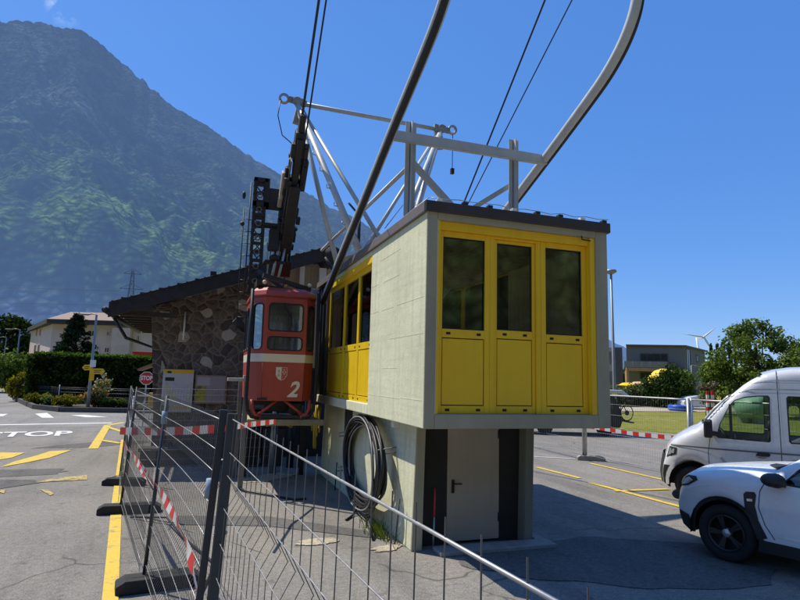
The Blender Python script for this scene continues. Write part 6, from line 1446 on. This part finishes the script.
van.patch('headlight', [(-.46, .86), (-.34, .92), (-.33, 1.0), (-.42, 1.01)], m_lens, vroot, .009, (), 0)
van.patch('bumper_corner', [(-.555, .305), (-.44, .225), (-.425, .26), (-.44, .36), (-.425, .48), (-.38, .60), (-.40, .66), (-.545, .665), (-.572, .48)], m_plastic, vroot, .008, (), 0)
van.patch('wheel_flare', arc(0, .36, .52, 190, 5, 14) + arc(0, .36, .445, 5, 190, 14), m_vanw, vroot, .022, (), 0, .05)
van.patch('sill', [(.5, .24), (3.1, .24), (3.1, .40), (.5, .40)], m_plastic, vroot, .006, (), 0)
for s_ in (0, 3.65):
    for sd in (1, -1): van.wheel(s_, .345, vroot, m_rim_l, 6, .05, .22, sd, plain=True)
for sd in (1, -1):
    mr_ = MB(); m0 = van.P(.30, 1.47, sd, .15, False); mr_.prism([m0 + van.left * sd * a + Vector((0, 0, z)) - van.back * .07 for a, z in ((-.10, -.17), (.08, -.18), (.11, -.12), (.11, .14), (.07, .18), (-.07, .17), (-.10, .12))], van.back * .15); mr_.beam(van.P(.46, 1.36, sd, -.02, False), m0 + Vector((0, 0, -.08)), .12, .09); mr_.build('mirror', m_plastic, vroot, .03)
b = MB(); 
b.prism([van.P(.75, .45, 1, -.1, False), van.P(.75, .45, -1, -.1, False), van.P(.78, 1.25, -1, -.12, False), van.P(.78, 1.25, 1, -.12, False)], van.back * -.02)
b.prism([van.P(-.3, .4, 1, -.25, False), van.P(4.7, .4, 1, -.1, False), van.P(4.7, .4, -1, -.1, False), van.P(-.3, .4, -1, -.25, False)], (0, 0, .05))
for t_ in (.45, -.45):
    for x_ in (1.15, 2.3, 3.2):
        c0v = van.mid + van.left * t_ + van.back * x_
        b.prism([c0v + van.left * a + van.back * q for a, q in ((-.24, -.25), (.24, -.25), (.24, .25), (-.24, .25))] and [c0v + van.left * -.24 + Vector((0, 0, .5)), c0v + van.left * .24 + Vector((0, 0, .5)), c0v + van.left * .24 + van.back * .25 + Vector((0, 0, 1.35)), c0v + van.left * -.24 + van.back * .25 + Vector((0, 0, 1.35))], van.back * .12)
        b.ball(c0v + van.back * .32 + Vector((0, 0, 1.5)), (.14, .1, .14), 8, 6); b.box(tuple(c0v + Vector((-.25, -.25, .42))), tuple(c0v + Vector((.25, .25, .75))))
st0 = van.mid + van.left * .45 + van.back * .62 + Vector((0, 0, 1.28)); b.build('cabin_interior', m_plastic, vroot)
b = MB(); ax_ = (van.back * .75 + Vector((0, 0, .5))).normalized(); u_ = van.left; v_ = ax_.cross(u_); b.tube([st0 + (u_ * math.cos(a) + v_ * math.sin(a)) * .2 for a in [2 * math.pi * k / 20 for k in range(20)]], .016, 6, closed=True); b.build('steering_wheel', m_plastic, vroot)

# ---------- white estate car
do = G(725, 563); croot = thing('parked_car', 'white off-road style car with black wheel arch trim, parked nearest at the right edge', 'car', tuple(do))
af = arc(0, .365, .425, 190, -17, 18); ar = arc(2.67, .365, .425, 196, -10, 18)
top_c = [(-.64, .34), (-.70, .48), (-.72, .62), (-.71, .78), (-.67, .92), (-.60, 1.02), (-.48, 1.085), (-.3, 1.12), (.0, 1.17), (.35, 1.215), (.60, 1.245), (.78, 1.36), (.98, 1.49), (1.2, 1.60), (1.42, 1.665), (1.8, 1.695), (2.4, 1.69), (3.0, 1.63), (3.2, 1.56), (3.34, 1.3), (3.42, 1.0), (3.46, .7), (3.42, .38)]
out_c = top_c + [(3.2, .30)] + ar[::-1] + [(2.15, .235), (.52, .235)] + af[::-1] + [(-.5, .28)]
def hw_car(s, z):
    w = .90 - .17 * max(0, (z - 1.02) / .68) ** 1.1 - .03 * max(0, (.5 - z) / .3) + .012 * math.exp(-((z - .82) / .12) ** 2)
    f = max(0, (.15 - s) / .87); w -= .27 * f ** 2.4; r = max(0, (s - 2.9) / .55); return w - .12 * r ** 2
car_ = Car(do, -20, out_c, hw_car)
cw1 = [(.70, 1.10), (.88, 1.30), (1.10, 1.45), (1.35, 1.545), (1.60, 1.58), (1.64, 1.55), (1.68, 1.10), (1.2, 1.075)]
cw2 = [(1.78, 1.11), (1.75, 1.56), (2.1, 1.585), (2.5, 1.57), (2.66, 1.5), (2.72, 1.2), (2.6, 1.13)]
car_.patch('body_side', out_c, m_carw, croot, 0, (cw1, cw2), 0, .055)
car_.cap('front_bumper', 0, 4, m_carw, croot, .10); car_.cap('bonnet', 4, 10, m_carw, croot, .055); car_.cap('windscreen', 10, 14, m_car_glass, croot, .02, .03, lift=-.01); car_.cap('roof', 14, 18, m_carw, croot, .04); car_.cap('tailgate', 18, 22, m_carw, croot, .05)
for nm, w_ in (('front_window', cw1), ('rear_window', cw2)):
    car_.patch(nm, w_, m_car_glass, croot, -.012, (), 0); cxx = sum(p[0] for p in w_) / len(w_); czz = sum(p[1] for p in w_) / len(w_)
    car_.patch('window_seal', w_, m_plastic, croot, .003, ([(p[0] + (cxx - p[0]) * .07, p[1] + (czz - p[1]) * .09) for p in w_],), 0, .05)
car_.patch('arch_trim', arc(0, .365, .475, 190, -15, 18) + arc(0, .365, .42, -15, 190, 18), m_plastic, croot, .014, (), 0, .05)
car_.patch('arch_trim', arc(2.67, .365, .475, 194, -10, 18) + arc(2.67, .365, .42, -10, 194, 18), m_plastic, croot, .014, (), 0, .05)
car_.patch('lower_trim', [(.40, .235), (2.25, .235), (2.25, .36), (.50, .385), (.42, .40)], m_plastic, croot, .008, (), 0)
car_.patch('bumper_trim', [(-.635, .345), (-.50, .285), (-.43, .29), (-.46, .42), (-.52, .50), (-.70, .53), (-.695, .48)], m_plastic, croot, .008, (), 0, .05)
car_.patch('wing_trim', [(.36, .52), (.28, .74), (.27, .92), (.30, .955), (.40, .965), (.42, .93), (.40, .80), (.43, .62), (.52, .42), (.40, .38)], m_plastic, croot, .009, (), 0, .05)
car_.patch('wing_badge', [(.31, .84), (.375, .845), (.375, .875), (.31, .87)], m_lens, croot, .013, (), 0, .05)
car_.patch('headlight', [(-.655, .86), (-.50, .90), (-.34, 1.0), (-.38, 1.045), (-.52, 1.035), (-.62, .985)], m_plastic, croot, .006, (), 0, .05)
car_.patch('headlight', [(-.63, .89), (-.50, .925), (-.42, .985), (-.50, 1.015), (-.60, .97)], m_lens, croot, .010, (), 0, .05)
car_.strip('door_gap', [(.60, .42), (.50, .58), (.44, .78), (.46, .98), (.54, 1.14), (.62, 1.22)], .010, m_black, croot); car_.strip('door_gap', [(1.74, .40), (1.74, 1.1)], .010, m_black, croot)
car_.strip('wing_crease', [(-.5, .86), (-.36, .925), (-.15, .975), (.10, .97), (.28, .945)], .018, M('crease_highlight_white', (.80, .82, .84), .3), croot, .006)  # light along the creases painted as strips paler than the body
car_.strip('door_crease', [(.62, .47), (1.2, .455), (2.1, .46)], .02, M('crease_highlight_white', (.80, .82, .84), .3), croot, .006)
for s_ in (0, 2.67):
    for sd in (1, -1): car_.wheel(s_, .365, croot, m_rim, 5, .035, .225, sd, .64)
for sd in (1, -1):
    q = MB(); m0 = car_.P(.64, 1.155, sd, .13, False); q.ball(m0, (.12, .13, .085), 14, 8); q.ball(m0 + car_.back * .04, (.10, .12, .09), 12, 8); q.beam(car_.P(.72, 1.09, sd, -.02, False), m0, .08, .05); q.build('mirror', m_plastic, croot)
b = MB(); b.prism([car_.P(-.5, .3, 1, -.3, False), car_.P(3.2, .3, 1, -.1, False), car_.P(3.2, .3, -1, -.1, False), car_.P(-.5, .3, -1, -.3, False)], (0, 0, .05)); b.prism([car_.P(.55, .4, 1, -.1, False), car_.P(.55, .4, -1, -.1, False), car_.P(.6, 1.15, -1, -.14, False), car_.P(.6, 1.15, 1, -.14, False)], car_.back * .25)
for t_ in (.38, -.38):
    c0v = car_.mid + car_.left * t_ + car_.back * 1.5; b.prism([c0v + car_.left * -.22 + Vector((0, 0, .4)), c0v + car_.left * .22 + Vector((0, 0, .4)), c0v + car_.left * .2 + car_.back * .25 + Vector((0, 0, 1.2)), c0v + car_.left * -.2 + car_.back * .25 + Vector((0, 0, 1.2))], car_.back * .12); b.ball(c0v + car_.back * .3 + Vector((0, 0, 1.32)), (.13, .08, .1), 8, 6)
b.build('cabin_interior', m_plastic, croot)
b = MB(); b.prism([car_.P(.42, 1.235, 1, -.45, False) + Vector((0, 0, .02)), car_.P(.62, 1.26, 1, -.12, False) + Vector((0, 0, .012)), car_.P(.62, 1.26, -1, -.12, False) + Vector((0, 0, .012)), car_.P(.42, 1.235, -1, -.3, False) + Vector((0, 0, .02))], (0, 0, .02)); b.build('windscreen_cowl', m_plastic, croot)

# ---------- dark estate with a bicycle on its rear rack, mostly hidden behind the platform
ko = GD(608.5, 25.5); kroot = thing('dark_car', 'black car seen just past the right edge of the platform, with a bicycle rack', 'car', tuple(ko))
ex, ey = Vector((RT.x, RT.y, 0)).normalized(), Vector((fw.x, fw.y, 0)).normalized()
def kp_(s, t, z): return ko + ex * s + ey * t + Vector((0, 0, z))
b = MB(); b.prism([kp_(s, 0, z) for s, z in ((-3.6, .35), (.5, .35), (.62, .7), (.55, 1.1), (.25, 1.75), (-.2, 1.95), (-2.0, 1.95), (-2.7, 1.3), (-3.5, 1.1), (-3.7, .7))], ey * 1.8); b.build('body', m_plastic, kroot, .08)
b = MB(); b.prism([kp_(s, -.01, z) for s, z in ((-2.3, 1.2), (.2, 1.2), (.05, 1.75), (-1.9, 1.75))], ey * .02); b.build('window', m_winblk, kroot)
b = MB(); b.prism([kp_(s, .1, z) for s, z in ((-.4, 2.0), (.65, 2.0), (.95, 1.78), (.9, 1.72), (.5, 1.86), (-.4, 1.92))], ey * 1.5); b.build('rear_spoiler', m_vanw, kroot, .03)
for s in (-2.8, -.2): b = MB(); b.disc(kp_(s, .08, .33), ey, .33, .22, 18); b.build('wheel', m_tyre, kroot)
b = MB(); b.beam(kp_(.55, .4, .75), kp_(1.1, .4, .6), .05, .05); b.beam(kp_(.55, 1.3, .75), kp_(1.1, 1.3, .6), .05, .05); b.beam(kp_(.95, -.2, .62), kp_(.95, 1.8, .62), .12, .05); b.beam(kp_(.6, .8, .7), kp_(.75, .8, 1.7), .05, .05); b.build('bike_rack', m_steel_d, kroot)
bk_ = thing('bicycle', 'dark bicycle on the rear rack of the black car', 'bicycle', tuple(kp_(.9, .2, .65)))
for s, t in ((.80, .05), (.55, 1.3)):
    c_ = kp_(s, t, 1.02); axv = (ey * .65 + ex * .0 + ex * -.76).normalized() if False else (ey * .93 - ex * .36).normalized(); b = MB(); b.lathe(c_, axv, [(.33, -.02), (.36, 0), (.33, .02), (.31, 0), (.33, -.02)], 26); w_ = b.build('wheel', m_tyre, bk_)
    b = MB(); u_ = Vector((0, 0, 1)); v_ = axv.cross(u_)
    for k in range(14): a = math.pi * 2 * k / 14; b.tube([c_, c_ + (u_ * math.cos(a) + v_ * math.sin(a)) * .31], .004, 3)
    b.disc(c_, axv, .11, .02, 14); b.build('spokes', m_steel_d, w_)
b = MB(); f0, f1 = kp_(.80, .05, 1.02), kp_(.55, 1.3, 1.02); s1, s2 = f0.lerp(f1, .42) + Vector((0, 0, -.05)), f0.lerp(f1, .33) + Vector((0, 0, .5)); hdp = f0.lerp(f1, .85) + Vector((0, 0, .55))
for a, c_ in ((f0, s1), (f0, s2), (s1, s2), (s1, hdp), (s2, hdp), (hdp, f1)): b.tube([a, c_], .02, 6)
b.build('frame', m_plastic, bk_); b = MB(); b.tube([hdp, hdp + Vector((0, 0, .12))], .018, 6); b.tube([hdp + Vector((0, 0, .12)) - ex * .28, hdp + Vector((0, 0, .12)) + ex * .28], .014, 6); b.ball(s2 + Vector((0, 0, .1)), (.13, .08, .04)); b.build('handlebar', m_plastic, bk_)

# ================================================================== CAMERA AND RENDER
cd_ = bpy.data.cameras.new('camera'); cam = bpy.data.objects.new('camera', cd_); C.objects.link(cam)
cd_.sensor_width = 36; cd_.lens = 36 * F_PX / 800; cd_.clip_start = .05; cd_.clip_end = 20000
cam.matrix_world = Matrix(((RT.x, UP.x, -fw.x, EYE.x), (RT.y, UP.y, -fw.y, EYE.y), (RT.z, UP.z, -fw.z, EYE.z), (0, 0, 0, 1)))
sc = bpy.context.scene; sc.camera = cam
sc.render.resolution_x, sc.render.resolution_y = 1024, 768
sc.view_settings.view_transform = 'Standard'; sc.view_settings.look = 'None'; sc.view_settings.exposure = 0; sc.view_settings.gamma = 1
sc.render.engine = 'CYCLES'; sc.cycles.max_bounces = 8; sc.cycles.transparent_max_bounces = 24; sc.cycles.caustics_reflective = False; sc.cycles.caustics_refractive = False
sc.cycles.use_denoising = True
